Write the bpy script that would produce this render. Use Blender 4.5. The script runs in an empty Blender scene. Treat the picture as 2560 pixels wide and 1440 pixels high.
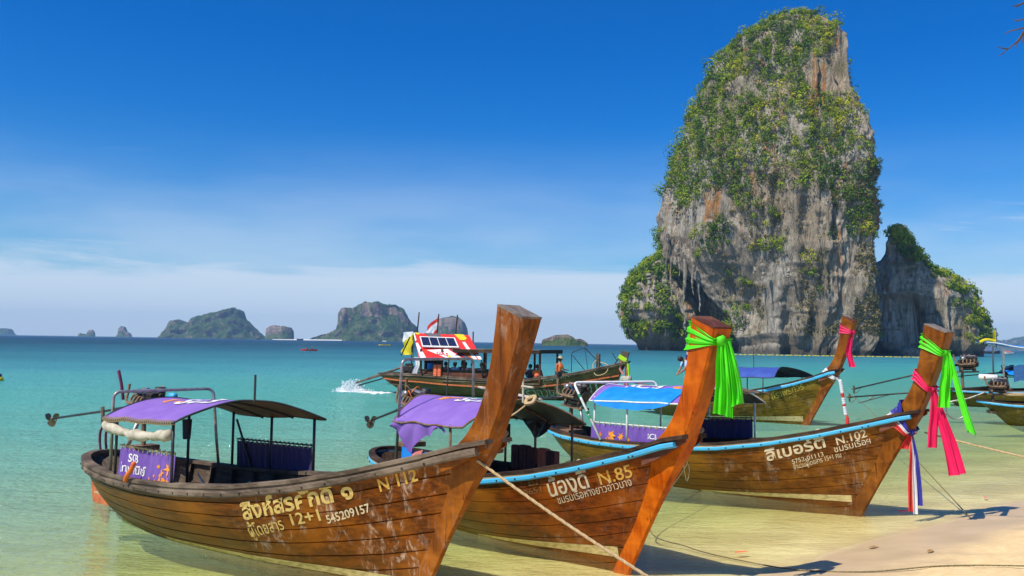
import bpy, math, random
import numpy as np
from mathutils import Vector
rnd = random.Random(7)
R = math.radians
scn = bpy.context.scene
col = scn.collection

# ------------------------------------------------------------------ camera
cam = bpy.data.cameras.new("camera")
cam.lens = 31.64; cam.sensor_width = 36.0; cam.clip_start = 0.1; cam.clip_end = 30000
camo = bpy.data.objects.new("camera", cam); col.objects.link(camo)
EYE = 2.8
HAZE = 1.3e-4
_P, _A = math.atan(135.6 / 2250.0), 0.0153
_f = Vector((0, math.cos(_P), math.sin(_P))); _u0 = Vector((0, -math.sin(_P), math.cos(_P))); _r0 = Vector((1, 0, 0))
_r = _r0 * math.cos(_A) + _u0 * math.sin(_A); _u = _u0 * math.cos(_A) - _r0 * math.sin(_A)
from mathutils import Matrix
camo.matrix_world = Matrix(((_r.x, _u.x, -_f.x, 0), (_r.y, _u.y, -_f.y, 0), (_r.z, _u.z, -_f.z, EYE), (0, 0, 0, 1)))
scn.camera = camo

# ------------------------------------------------------------------ sky, sun, exposure
SUN = Vector((-0.47, -0.36, 0.806)).normalized()
scn.view_settings.view_transform = 'Standard'; scn.view_settings.look = 'None'
scn.view_settings.exposure = 0.22; scn.view_settings.gamma = 1.0; scn.view_settings.use_curve_mapping = False

def N(nt, typ, ins=None, **props):
    n = nt.nodes.new(typ)
    for k, v in props.items(): setattr(n, k, v)
    for k, v in (ins or {}).items():
        s = n.inputs[k]
        if isinstance(v, bpy.types.NodeSocket): nt.links.new(v, s)
        elif isinstance(v, (tuple, list)) and s.type == 'RGBA' and len(v) == 3: s.default_value = (*v, 1)
        else: s.default_value = v
    return n
def mixc(nt, f, a, b, blend='MIX'):
    return N(nt, 'ShaderNodeMix', {0: f, 6: a, 7: b}, data_type='RGBA', blend_type=blend).outputs[2]
def math_(nt, op, a, b=0.5, c=0.0, clamp=False):
    return N(nt, 'ShaderNodeMath', {0: a, 1: b, 2: c}, operation=op, use_clamp=clamp).outputs[0]
def maprange(nt, v, a, b, c=0.0, d=1.0, smooth=True):
    return N(nt, 'ShaderNodeMapRange', {0: v, 1: a, 2: b, 3: c, 4: d}, interpolation_type='SMOOTHSTEP' if smooth else 'LINEAR').outputs[0]
def mapping(nt, vec, scale, rot=(0, 0, 0), loc=(0, 0, 0)):
    return N(nt, 'ShaderNodeMapping', {'Vector': vec, 'Scale': scale, 'Rotation': rot, 'Location': loc}).outputs[0]
def noise(nt, vec, scale, detail=4.0, rough=0.55, dist=0.0):
    return N(nt, 'ShaderNodeTexNoise', {'Vector': vec, 'Scale': scale, 'Detail': detail, 'Roughness': rough, 'Distortion': dist}).outputs[0]
def ramp(nt, fac, stops):
    n = N(nt, 'ShaderNodeValToRGB', {0: fac}); e = n.color_ramp.elements
    while len(e) < len(stops): e.new(0.5)
    for i, (p, c) in enumerate(stops): e[i].position = p; e[i].color = (*c, 1) if len(c) == 3 else c
    return n.outputs[0]

world = bpy.data.worlds.new("World"); scn.world = world; world.use_nodes = True
nt = world.node_tree; nt.nodes.clear()
SKY_S = 0.105
sky = N(nt, 'ShaderNodeTexSky', sky_type='NISHITA', sun_disc=False, sun_elevation=math.asin(SUN.z),
        sun_rotation=math.atan2(SUN.x, SUN.y) % (2 * math.pi), altitude=0.0, air_density=1.0, dust_density=0.6, ozone_density=4.0)
tc = N(nt, 'ShaderNodeTexCoord').outputs['Generated']
sx = N(nt, 'ShaderNodeSeparateXYZ', {0: tc})
el = sx.outputs['Z']
grade = N(nt, 'ShaderNodeHueSaturation', {'Hue': 0.505, 'Saturation': 1.5, 'Value': 1.0, 'Color': sky.outputs[0]}).outputs[0]
grade = mixc(nt, 1.0, grade, (0.36, 0.86, 1.10), 'MULTIPLY')
# cirrus: noise on a cloud plane overhead, drawn out east-west
inv = math_(nt, 'DIVIDE', 1.0, math_(nt, 'ADD', math_(nt, 'MAXIMUM', el, 0.0), 0.10))
cv = N(nt, 'ShaderNodeVectorMath', {0: tc, 1: inv}, operation='MULTIPLY')
cinv = N(nt, 'ShaderNodeCombineXYZ', {0: inv, 1: inv, 2: inv}).outputs[0]
nt.links.new(cinv, cv.inputs[1])
c1 = noise(nt, mapping(nt, cv.outputs[0], (0.42, 1.0, 0.0), (0, 0, 0.22), (5.1, 2.2, 0)), 1.1, 6, 0.62, 0.6)
c2 = noise(nt, mapping(nt, cv.outputs[0], (1.0, 4.5, 0.0), (0, 0, 0.3), (1.0, 0.4, 0)), 1.6, 5, 0.6, 0.3)
cl = math_(nt, 'MULTIPLY', maprange(nt, c1, 0.47, 0.70), maprange(nt, c2, 0.25, 0.75))
cl = math_(nt, 'MULTIPLY', cl, maprange(nt, el, 0.215, 0.12))
cl = math_(nt, 'MULTIPLY', cl, 0.50)
veil = math_(nt, 'MULTIPLY', maprange(nt, el, 0.24, 0.05), maprange(nt, noise(nt, mapping(nt, tc, (1.6, 1.6, 7.0)), 1.3, 4, 0.55), 0.32, 0.68, 0.14, 0.58))
cl = math_(nt, 'MAXIMUM', cl, veil)
# low haze bank over the horizon
bn = noise(nt, mapping(nt, tc, (1.5, 1.5, 17.0)), 1.5, 6, 0.62, 0.5)
bank_top = math_(nt, 'ADD', math_(nt, 'MULTIPLY', bn, 0.105), 0.026)
bank = maprange(nt, math_(nt, 'SUBTRACT', bank_top, el), -0.022, 0.018)
bank = math_(nt, 'MULTIPLY', bank, 0.86)
allc = math_(nt, 'MAXIMUM', cl, bank)
CL = (0.62 / SKY_S, 0.70 / SKY_S, 0.82 / SKY_S)
skyc = mixc(nt, allc, grade, CL)
bg = N(nt, 'ShaderNodeBackground', {'Color': skyc, 'Strength': SKY_S})
nt.links.new(bg.outputs[0], N(nt, 'ShaderNodeOutputWorld').inputs[0])

sun = bpy.data.lights.new("sun", 'SUN'); sun.energy = 5.0; sun.angle = R(0.53); sun.color = (1.0, 0.92, 0.77)
suno = bpy.data.objects.new("sun", sun); col.objects.link(suno); suno.location = (0, 0, 60)
suno.rotation_euler = SUN.to_track_quat('Z', 'Y').to_euler()

# ------------------------------------------------------------------ helpers
def vn(p, seed=0):
    """smooth value noise on an (n,3) array, -1..1"""
    p = np.asarray(p, float); i = np.floor(p).astype(np.int64); f = p - i
    f = f * f * f * (f * (f * 6 - 15) + 10)
    def h(a, b, c):
        n = (a * 374761393 + b * 668265263 + c * 2147483647 + seed * 1274126177) & 0xffffffff
        n = ((n ^ (n >> 13)) * 1274126177) & 0xffffffff
        n = ((n ^ (n >> 16)) * 2246822519) & 0xffffffff
        return ((n ^ (n >> 15)) & 0xffffff) / 0x7fffff - 1.0
    x, y, z = i[..., 0], i[..., 1], i[..., 2]; fx, fy, fz = f[..., 0], f[..., 1], f[..., 2]
    def l(a, b, t): return a + (b - a) * t
    return l(l(l(h(x, y, z), h(x + 1, y, z), fx), l(h(x, y + 1, z), h(x + 1, y + 1, z), fx), fy),
             l(l(h(x, y, z + 1), h(x + 1, y, z + 1), fx), l(h(x, y + 1, z + 1), h(x + 1, y + 1, z + 1), fx), fy), fz)
def fbm(p, o=4, seed=0):
    s = 0; a = 1.0; t = 0
    for k in range(o):
        s = s + a * vn(np.asarray(p) * 2 ** k, seed + k); t += a; a *= 0.5
    return s / t

def mesh_np(name, verts, faces, mat=None, parent=None, smooth=False):
    me = bpy.data.meshes.new(name)
    me.from_pydata([tuple(map(float, v)) for v in verts], [], [tuple(int(i) for i in f) for f in faces])
    if smooth: me.polygons.foreach_set('use_smooth', [True] * len(me.polygons))
    me.update()
    o = bpy.data.objects.new(name, me); col.objects.link(o)
    if mat is not None: me.materials.append(mat)
    if parent is not None: o.parent = parent
    return o
def grid_faces(nu, nv, wrap=False):
    i, j = np.meshgrid(np.arange(nu if wrap else nu - 1), np.arange(nv - 1), indexing='ij')
    i2 = (i + 1) % nu
    return np.stack([i * nv + j, i2 * nv + j, i2 * nv + j + 1, i * nv + j + 1], -1).reshape(-1, 4)
def grid_mesh(name, P, mat=None, parent=None, smooth=True, wrap=False, flip=False):
    P = np.asarray(P, float); nu, nv = P.shape[:2]; f = grid_faces(nu, nv, wrap)
    if flip: f = f[:, ::-1]
    me = bpy.data.meshes.new(name); n = nu * nv
    me.vertices.add(n); me.vertices.foreach_set('co', P.reshape(-1))
    me.loops.add(len(f) * 4); me.loops.foreach_set('vertex_index', f.reshape(-1).astype(np.int32))
    me.polygons.add(len(f)); me.polygons.foreach_set('loop_start', np.arange(0, len(f) * 4, 4, dtype=np.int32))
    if smooth: me.polygons.foreach_set('use_smooth', np.ones(len(f), bool))
    me.update(calc_edges=True); me.validate()
    o = bpy.data.objects.new(name, me); col.objects.link(o)
    if mat is not None: me.materials.append(mat)
    if parent is not None: o.parent = parent
    return o

class MB:
    """collects shapes into ONE mesh object"""
    def __init__(s): s.v = []; s.f = []
    def add(s, v, f):
        o = len(s.v); s.v += [tuple(map(float, p)) for p in v]; s.f += [tuple(int(i) + o for i in q) for q in f]; return s
    def box(s, c, d, rz=0.0, ry=0.0, rx=0.0, ch=0.0):
        """box with chamfered long edges when ch > 0"""
        from mathutils import Euler
        m = Euler((rx, ry, rz)).to_matrix(); x, y, z = d[0] / 2, d[1] / 2, d[2] / 2
        if ch <= 0:
            v = [(a * x, b * y, e * z) for a in (-1, 1) for b in (-1, 1) for e in (-1, 1)]
            f = [(0, 1, 3, 2), (4, 6, 7, 5), (0, 4, 5, 1), (2, 3, 7, 6), (0, 2, 6, 4), (1, 5, 7, 3)]
        else:
            prof = [(-y + ch, -z), (y - ch, -z), (y, -z + ch), (y, z - ch), (y - ch, z), (-y + ch, z), (-y, z - ch), (-y, -z + ch)]
            v = [(-x, a, b) for a, b in prof] + [(x, a, b) for a, b in prof]
            f = [(i, (i + 1) % 8, (i + 1) % 8 + 8, i + 8) for i in range(8)] + [tuple(range(7, -1, -1)), tuple(range(8, 16))]
        c = Vector(c)
        return s.add([m @ Vector(p) + c for p in v], f)
    def tube(s, pts, r, n=8, cap=True):
        pts = [Vector(p) for p in pts]; k = len(pts); rr = r if isinstance(r, (list, tuple)) else [r] * k
        up = None; v = []
        for i, p in enumerate(pts):
            t = (pts[min(i + 1, k - 1)] - pts[max(i - 1, 0)])
            t = t.normalized() if t.length > 1e-9 else Vector((0, 0, 1))
            if up is None: up = t.orthogonal().normalized()
            up = (up - t * up.dot(t)); up = up.normalized() if up.length > 1e-6 else t.orthogonal().normalized()
            sd = t.cross(up)
            v += [p + (up * math.cos(a) + sd * math.sin(a)) * rr[i] for a in [2 * math.pi * j / n for j in range(n)]]
        f = [(i * n + j, i * n + (j + 1) % n, (i + 1) * n + (j + 1) % n, (i + 1) * n + j) for i in range(k - 1) for j in range(n)]
        if cap: f += [tuple(range(n - 1, -1, -1)), tuple((k - 1) * n + j for j in range(n))]
        return s.add(v, f)
    def sweep(s, pts, sec, latz=True):
        """sweep a closed section (lateral, up) along pts, lateral kept horizontal"""
        pts = [Vector(p) for p in pts]; k = len(pts); n = len(sec); v = []
        for i, p in enumerate(pts):
            t = (pts[min(i + 1, k - 1)] - pts[max(i - 1, 0)]).normalized()
            lat = Vector((0, 0, 1)).cross(t)
            lat = lat.normalized() if lat.length > 1e-6 else Vector((0, 1, 0))
            up = t.cross(lat)
            v += [p + lat * a + up * b for a, b in sec]
        f = [(i * n + j, i * n + (j + 1) % n, (i + 1) * n + (j + 1) % n, (i + 1) * n + j) for i in range(k - 1) for j in range(n)]
        f += [tuple(range(n - 1, -1, -1)), tuple((k - 1) * n + j for j in range(n))]
        return s.add(v, f)
    def lathe(s, prof, c, axis='Z', n=14):
        c = Vector(c); v = []
        for h, r in prof:
            for j in range(n):
                a = 2 * math.pi * j / n; q = (r * math.cos(a), r * math.sin(a))
                v.append(c + (Vector((q[0], q[1], h)) if axis == 'Z' else Vector((h, q[0], q[1])) if axis == 'X' else Vector((q[0], h, q[1]))))
        k = len(prof)
        f = [(i * n + j, i * n + (j + 1) % n, (i + 1) * n + (j + 1) % n, (i + 1) * n + j) for i in range(k - 1) for j in range(n)]
        f += [tuple(range(n - 1, -1, -1)), tuple((k - 1) * n + j for j in range(n))]
        return s.add(v, f)
    def sheet(s, P):
        P = np.asarray(P, float); nu, nv = P.shape[:2]
        return s.add(P.reshape(-1, 3), grid_faces(nu, nv))
    def build(s, name, mat, parent=None, smooth=False):
        return mesh_np(name, s.v, s.f, mat, parent, smooth)
def fix_normals(o):
    import bmesh
    bm = bmesh.new(); bm.from_mesh(o.data); bmesh.ops.recalc_face_normals(bm, faces=bm.faces); bm.to_mesh(o.data); bm.free()
    return o
def smooth_path(pts, n=8):
    pts = [Vector(p) for p in pts]; out = []
    for i in range(len(pts) - 1):
        p0, p1, p2, p3 = pts[max(i - 1, 0)], pts[i], pts[i + 1], pts[min(i + 2, len(pts) - 1)]
        for k in range(n):
            t = k / n
            out.append(0.5 * ((2 * p1) + (p2 - p0) * t + (2 * p0 - 5 * p1 + 4 * p2 - p3) * t * t + (3 * p1 - p0 - 3 * p2 + p3) * t ** 3))
    out.append(pts[-1]); return out
def tag(o, label=None, cat=None, group=None, kind=None):
    if label: o['label'] = label
    if cat: o['category'] = cat
    if group: o['group'] = group
    if kind: o['kind'] = kind
    return o
def empty(name, loc=(0, 0, 0), rz=0.0, label=None, cat=None, group=None):
    o = bpy.data.objects.new(name, None); col.objects.link(o); o.location = loc; o.rotation_euler = (0, 0, rz)
    o.empty_display_size = 0.2
    return tag(o, label, cat, group)
def copy_tree(o, parent=None):
    c = o.copy(); col.objects.link(c); c.parent = parent
    for ch in list(o.children): copy_tree(ch, c)
    return c

# ------------------------------------------------------------------ materials
def mat_new(name):
    m = bpy.data.materials.new(name); m.use_nodes = True; t = m.node_tree; t.nodes.clear(); return m, t
def finish(t, bsdf):
    t.links.new(bsdf, N(t, 'ShaderNodeOutputMaterial').inputs[0])
def std(name, c1, c2=None, scale=6.0, st=(1, 1, 1), rough=0.6, metal=0.0, bump=0.0, bscale=40.0, spec=0.5, detail=4, lo=0.35, hi=0.7, coat=0.0, two=0.0):
    m, t = mat_new(name); oc = N(t, 'ShaderNodeTexCoord').outputs['Object']
    v = mapping(t, oc, st)
    f = maprange(t, noise(t, v, scale, detail), lo, hi)
    c = mixc(t, f, c1, c2 if c2 else tuple(x * 0.8 for x in c1))
    ins = {'Base Color': c, 'Roughness': rough, 'Metallic': metal, 'Specular IOR Level': spec, 'Coat Weight': coat, 'Coat Roughness': 0.15}
    if bump > 0:
        b = N(t, 'ShaderNodeBump', {'Height': noise(t, v, bscale, 3), 'Strength': 0.6, 'Distance': bump}).outputs[0]
        ins['Normal'] = b
    p = N(t, 'ShaderNodeBsdfPrincipled', ins).outputs[0]
    if two > 0:
        tr = N(t, 'ShaderNodeBsdfTranslucent', {'Color': c}).outputs[0]
        p = N(t, 'ShaderNodeMixShader', {0: two, 1: p, 2: tr}).outputs[0]
    finish(t, p); return m

def wood(name, dark, mid, light, rough=0.42, coat=0.05, stain=(0.05, 0.045, 0.01), olive_sheen_x=None, grime=None, scuff=0.0, scuff_x=0.0, bump=0.004, vert=False, gr=1.0):
    """varnished plank wood: grain drawn out along local X (or Z), broad stains, painted olive water reflection, grime by height, pale scuffs"""
    m, t = mat_new(name); oc = N(t, 'ShaderNodeTexCoord').outputs['Object']
    oi = N(t, 'ShaderNodeObjectInfo').outputs['Random']
    off = N(t, 'ShaderNodeCombineXYZ', {0: math_(t, 'MULTIPLY', oi, 9.0), 1: math_(t, 'MULTIPLY', oi, 5.0), 2: 0.0}).outputs[0]
    oco = N(t, 'ShaderNodeVectorMath', {0: oc, 1: off}, operation='ADD').outputs[0]
    g1 = noise(t, mapping(t, oco, (22 * gr, 22 * gr, 1.6 * gr) if vert else (1.6 * gr, 22 * gr, 22 * gr)), 1.0, 5, 0.6, 0.4)
    g2 = noise(t, mapping(t, oc, (1.1, 1.6, 1.6)), 1.3, 5, 0.62)
    g3 = noise(t, mapping(t, oc, (2.4, 7, 7)), 1.2, 4, 0.6, 0.5)
    c = mixc(t, maprange(t, g1, 0.3, 0.72), dark, mid)
    c = mixc(t, maprange(t, g2, 0.42, 0.68), c, light)
    c = mixc(t, math_(t, 'MULTIPLY', maprange(t, g3, 0.5, 0.75), 0.55), c, dark)
    sp = N(t, 'ShaderNodeSeparateXYZ', {0: oc})
    if olive_sheen_x:  # olive water reflection painted into the varnish colour, strongest towards the stern
        a, b, w = olive_sheen_x
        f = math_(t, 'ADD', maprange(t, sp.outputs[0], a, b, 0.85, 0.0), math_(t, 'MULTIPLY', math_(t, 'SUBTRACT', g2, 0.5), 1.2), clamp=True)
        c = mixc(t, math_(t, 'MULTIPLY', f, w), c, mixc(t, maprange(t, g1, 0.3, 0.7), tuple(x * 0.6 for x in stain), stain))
    if grime:
        z0, z1, gc, w = grime
        f = math_(t, 'ADD', maprange(t, sp.outputs[2], z1, z0), math_(t, 'MULTIPLY', math_(t, 'SUBTRACT', g3, 0.5), 1.0), clamp=True)
        c = mixc(t, math_(t, 'MULTIPLY', f, w), c, gc)
    if scuff > 0:
        s1 = noise(t, mapping(t, oc, (3.0, 3, 1.3), (0, 0.5, 0)), 1.6, 7, 0.72, 1.2)
        s2 = noise(t, mapping(t, oc, (1.0, 1, 1)), 1.5, 2, 0.5)
        s3 = noise(t, mapping(t, oc, (26, 26, 2.2), (0, 0.35, 0)), 1.0, 4, 0.7)
        f = math_(t, 'MULTIPLY', maprange(t, s1, 0.50, 0.66), maprange(t, s2, 0.38, 0.58))
        f = math_(t, 'MULTIPLY', f, maprange(t, s3, 0.35, 0.62))
        f = math_(t, 'MULTIPLY', f, maprange(t, sp.outputs[0], scuff_x, scuff_x + 1.2))
        c = mixc(t, math_(t, 'MULTIPLY', f, scuff), c, (0.62, 0.52, 0.42))
    if vert:
        ck = noise(t, mapping(t, oco, (26, 26, 0.9)), 1.0, 3, 0.6, 0.8)
        c = mixc(t, maprange(t, ck, 0.64, 0.70, 0, 0.75), c, tuple(x * 0.35 for x in dark))
        c = mixc(t, maprange(t, noise(t, mapping(t, oc, (5, 5, 3)), 1.0, 5, 0.7), 0.62, 0.72, 0, 0.5), c, tuple(x * 0.6 for x in dark))
    b = N(t, 'ShaderNodeBump', {'Height': math_(t, 'ADD', g1, math_(t, 'MULTIPLY', g3, 0.8)), 'Strength': 0.55, 'Distance': bump}).outputs[0]
    rg = maprange(t, g2, 0.3, 0.7, rough - 0.08, rough + 0.2)
    finish(t, N(t, 'ShaderNodeBsdfPrincipled', {'Base Color': c, 'Roughness': rg, 'Coat Weight': coat, 'Coat Roughness': 0.2, 'Normal': b, 'Specular IOR Level': 0.16}).outputs[0])
    return m

M = {}
M['hull112'] = wood('varnished_hull', (0.048, 0.010, 0.001), (0.20, 0.050, 0.002), (0.33, 0.092, 0.003), stain=(0.115, 0.072, 0.004), olive_sheen_x=(2.5, 7.6, 0.75), grime=(0.0, 0.6, (0.14, 0.055, 0.008), 0.5), scuff=0.8, scuff_x=5.2)
M['hull85'] = wood('varnished_hull_red', (0.062, 0.012, 0.001), (0.22, 0.044, 0.002), (0.33, 0.078, 0.003), stain=(0.18, 0.115, 0.006), olive_sheen_x=(3.5, 6.2, 0.7), grime=(0.0, 0.5, (0.10, 0.06, 0.010), 0.45), scuff=0.3, scuff_x=5.0)
M['hull102'] = wood('varnished_hull_brown', (0.050, 0.014, 0.001), (0.18, 0.052, 0.003), (0.26, 0.090, 0.006), stain=(0.17, 0.115, 0.007), olive_sheen_x=(2.5, 6.8, 0.8), grime=(0.0, 0.5, (0.13, 0.05, 0.010), 0.5), scuff=0.35, scuff_x=4.5)
M['hullfar'] = wood('olive_hull', (0.055, 0.034, 0.003), (0.16, 0.100, 0.006), (0.22, 0.13, 0.008), stain=(0.09, 0.08, 0.012), olive_sheen_x=(2.0, 6.0, 0.6), scuff=0.2)
M['hulltour'] = wood('weathered_hull', (0.050, 0.032, 0.011), (0.15, 0.095, 0.030), (0.21, 0.135, 0.042), stain=(0.10, 0.082, 0.022), olive_sheen_x=(4, 16, 0.6), rough=0.6, coat=0.05)
M['stem112'] = wood('varnished_stem', (0.090, 0.022, 0.002), (0.23, 0.062, 0.003), (0.32, 0.098, 0.005), grime=(-0.1, 0.6, (0.28, 0.085, 0.008), 0.5), scuff=0.25, scuff_x=0.0, vert=True, gr=0.6)
M['stem85'] = wood('orange_stem', (0.30, 0.050, 0.002), (0.54, 0.105, 0.003), (0.62, 0.155, 0.005), rough=0.3, vert=True, gr=0.6)
M['stem102'] = wood('brown_stem', (0.09, 0.026, 0.003), (0.25, 0.075, 0.005), (0.33, 0.115, 0.009), grime=(0.0, 0.7, (0.07, 0.03, 0.008), 0.5), vert=True, gr=0.6)
M['old'] = wood('weathered_wood', (0.05, 0.036, 0.026), (0.13, 0.095, 0.07), (0.21, 0.16, 0.12), rough=0.75, coat=0.0)
M['dark'] = wood('dark_wood', (0.018, 0.011, 0.008), (0.055, 0.032, 0.02), (0.085, 0.05, 0.03), rough=0.7, coat=0.0)
M['red_wood'] = wood('reddish_wood', (0.06, 0.02, 0.014), (0.12, 0.04, 0.026), (0.17, 0.07, 0.045), rough=0.65, coat=0.0)
M['pale'] = wood('pale_boards', (0.24, 0.16, 0.08), (0.42, 0.30, 0.16), (0.52, 0.40, 0.24), rough=0.7, coat=0.0)
M['endgrain'] = std('end_grain', (0.20, 0.17, 0.15), (0.09, 0.07, 0.06), 9, (1, 1, 1), 0.85, bump=0.006, bscale=30)
M['blue'] = std('light_blue_paint', (0.05, 0.40, 0.68), (0.09, 0.30, 0.46), 7, (0.6, 3, 3), 0.45, bump=0.002, bscale=25, lo=0.45, hi=0.8)
M['cream'] = std('cream_paint', (0.55, 0.44, 0.20), (0.30, 0.24, 0.09), 8, (1, 3, 3), 0.6)
M['white_p'] = std('white_paint', (0.72, 0.72, 0.70), (0.5, 0.5, 0.47), 8, rough=0.5)
M['letter'] = std('cream_lettering', (0.62, 0.44, 0.14), (0.30, 0.17, 0.04), 16, rough=0.6, lo=0.5, hi=0.75)
M['letter_w'] = std('white_lettering', (0.66, 0.56, 0.38), (0.36, 0.25, 0.12), 16, rough=0.6, lo=0.52, hi=0.78)
M['letter_o'] = std('orange_lettering', (0.58, 0.34, 0.06), (0.36, 0.17, 0.03), 14, rough=0.6, lo=0.5, hi=0.75)
M['letter_faint'] = std('faded_lettering', (0.24, 0.16, 0.06), (0.14, 0.07, 0.02), 20, rough=0.7)
M['letter_y'] = std('yellow_lettering', (0.42, 0.34, 0.04), (0.2, 0.13, 0.01), 16, rough=0.6)
M['letter_g'] = std('pale_green_lettering', (0.27, 0.40, 0.26), (0.16, 0.24, 0.14), 9, rough=0.6)
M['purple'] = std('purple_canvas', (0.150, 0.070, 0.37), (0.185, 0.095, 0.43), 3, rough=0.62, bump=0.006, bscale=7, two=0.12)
M['purple_top'] = std('sunlit_purple_canvas', (0.22, 0.115, 0.47), (0.27, 0.15, 0.53), 2.2, rough=0.65, bump=0.008, bscale=6, two=0.12)  # lighter copy of the purple canvas, sunlight painted into the awning colour
M['purple_dk'] = std('dark_purple_canvas', (0.035, 0.020, 0.095), (0.055, 0.035, 0.13), 4, (8, 8, 1), 0.7, bump=0.006, bscale=5)  # much darker purple canvas for the port-side curtains
M['lining'] = std('brown_tarpaulin', (0.14, 0.045, 0.012), (0.06, 0.022, 0.010), 5, rough=0.7, bump=0.004, bscale=8)
M['dk_tarp'] = std('dark_tarpaulin', (0.022, 0.021, 0.028), (0.05, 0.046, 0.055), 5, rough=0.38, bump=0.008, bscale=6)
M['grey_tarp'] = std('grey_green_tarpaulin', (0.065, 0.07, 0.065), (0.11, 0.10, 0.10), 4, rough=0.6, bump=0.004, bscale=8)
M['bl_tarp'] = std('bright_blue_tarpaulin', (0.006, 0.22, 0.74), (0.012, 0.28, 0.82), 4, rough=0.5, bump=0.008, bscale=6, two=0.1)
M['navy'] = std('navy_canvas', (0.012, 0.016, 0.045), (0.02, 0.025, 0.07), 4, rough=0.7)
M['navy_top'] = std('blue_canvas', (0.03, 0.06, 0.30), (0.04, 0.09, 0.36), 4, rough=0.6)
M['steel'] = std('grey_pipe', (0.40, 0.39, 0.37), (0.24, 0.22, 0.20), 12, rough=0.38, metal=0.6)
M['wpipe'] = std('white_pipe', (0.78, 0.78, 0.76), (0.6, 0.6, 0.57), 12, rough=0.35)
M['green_tape'] = std('green_tape', (0.0, 0.25, 0.10), None, rough=0.4)
M['post'] = std('dark_green_pipe', (0.018, 0.022, 0.024), (0.035, 0.04, 0.04), 10, rough=0.5)
M['rust'] = std('rusty_pipe', (0.14, 0.07, 0.035), (0.22, 0.15, 0.09), 14, rough=0.75)
M['iron'] = std('oily_iron', (0.022, 0.02, 0.019), (0.07, 0.055, 0.045), 18, rough=0.42, metal=0.4)
M['alu'] = std('dull_aluminium', (0.42, 0.41, 0.40), (0.24, 0.22, 0.20), 14, rough=0.4, metal=0.7)
M['bronze'] = std('bronze', (0.20, 0.16, 0.09), (0.12, 0.10, 0.07), 14, rough=0.42, metal=0.6)
M['rubber'] = std('black_rubber', (0.015, 0.015, 0.016), None, rough=0.55)
M['plum'] = std('plum_hose', (0.20, 0.03, 0.10), (0.12, 0.02, 0.08), 10, rough=0.4)
M['orange_p'] = std('orange_plastic', (0.75, 0.17, 0.02), (0.55, 0.10, 0.015), 8, rough=0.5)
M['orange_o'] = std('orange_primer', (0.55, 0.14, 0.035), (0.36, 0.09, 0.03), 9, rough=0.7)
M['print_o'] = std('orange_print', (0.80, 0.30, 0.01), (0.72, 0.24, 0.01), 9, rough=0.6)
M['print_w'] = std('white_print', (0.75, 0.74, 0.76), None, rough=0.6)
M['rope'] = std('manila_rope', (0.40, 0.28, 0.14), (0.58, 0.44, 0.25), 60, rough=0.85, bump=0.004, bscale=160)
M['rope_dk'] = std('wet_rope', (0.14, 0.11, 0.05), (0.24, 0.19, 0.09), 40, rough=0.85)
M['canvas_w'] = std('dirty_white_canvas', (0.50, 0.46, 0.37), (0.30, 0.27, 0.20), 6, rough=0.8, bump=0.008, bscale=9)
M['neon_g'] = std('neon_green_cloth', (0.10, 0.84, 0.012), (0.08, 0.74, 0.01), 5, rough=0.55, two=0.25)
M['neon_y'] = std('lime_cloth', (0.45, 0.80, 0.01), None, rough=0.6, two=0.2)
M['pink'] = std('hot_pink_cloth', (0.88, 0.012, 0.13), (0.80, 0.01, 0.11), 5, rough=0.55, two=0.25)
M['flag_r'] = std('red_cloth', (0.70, 0.025, 0.02), None, rough=0.6, two=0.2)
M['flag_w'] = std('white_cloth', (0.80, 0.80, 0.82), (0.7, 0.7, 0.74), 6, rough=0.65, two=0.2)
M['flag_b'] = std('royal_blue_cloth', (0.035, 0.03, 0.33), (0.03, 0.03, 0.28), 6, rough=0.6, two=0.2)
M['salmon'] = std('salmon_cloth', (0.66, 0.23, 0.20), (0.55, 0.17, 0.15), 8, rough=0.8)
M['maroon'] = std('maroon_foam_vest', (0.10, 0.018, 0.016), (0.14, 0.03, 0.022), 8, rough=0.75)
M['vest'] = std('orange_vest', (0.78, 0.16, 0.06), (0.66, 0.12, 0.05), 8, rough=0.7)
M['yellow'] = std('yellow_cloth', (0.80, 0.66, 0.01), None, rough=0.6, two=0.2)
M['glass_g'] = std('pale_green_plastic', (0.40, 0.50, 0.25), (0.30, 0.42, 0.20), 8, rough=0.25)
M['husk'] = std('dry_fronds', (0.30, 0.17, 0.06), (0.42, 0.26, 0.10), 20, rough=0.85)
M['net'] = std('blue_net', (0.02, 0.08, 0.26), (0.04, 0.14, 0.34), 20, rough=0.8)
M['bag'] = std('grey_plastic_bag', (0.22, 0.23, 0.36), (0.16, 0.17, 0.30), 7, rough=0.35)
M['panel'] = std('solar_cell', (0.012, 0.016, 0.045), (0.02, 0.025, 0.07), 6, rough=0.2)
M['red_vinyl'] = std('red_vinyl', (0.72, 0.02, 0.015), (0.62, 0.03, 0.02), 3, rough=0.45)
M['or_vinyl'] = std('orange_vinyl', (0.80, 0.16, 0.02), None, rough=0.45)
M['grey_vinyl'] = std('grey_vinyl', (0.10, 0.09, 0.11), None, rough=0.5)
M['skin'] = std('skin', (0.32, 0.16, 0.09), (0.28, 0.13, 0.07), 8, rough=0.55)
M['skin_l'] = std('light_skin', (0.56, 0.34, 0.25), (0.50, 0.28, 0.20), 8, rough=0.55)
M['hair'] = std('dark_hair', (0.012, 0.009, 0.008), (0.025, 0.018, 0.014), 30, rough=0.5)
M['hair_b'] = std('brown_hair', (0.16, 0.085, 0.035), (0.10, 0.05, 0.02), 30, rough=0.5)
M['sh_or'] = std('orange_shirt', (0.85, 0.17, 0.015), (0.75, 0.13, 0.012), 8, rough=0.75)
M['sh_bl'] = std('light_blue_shirt', (0.34, 0.55, 0.80), (0.28, 0.46, 0.70), 8, rough=0.75)
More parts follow.
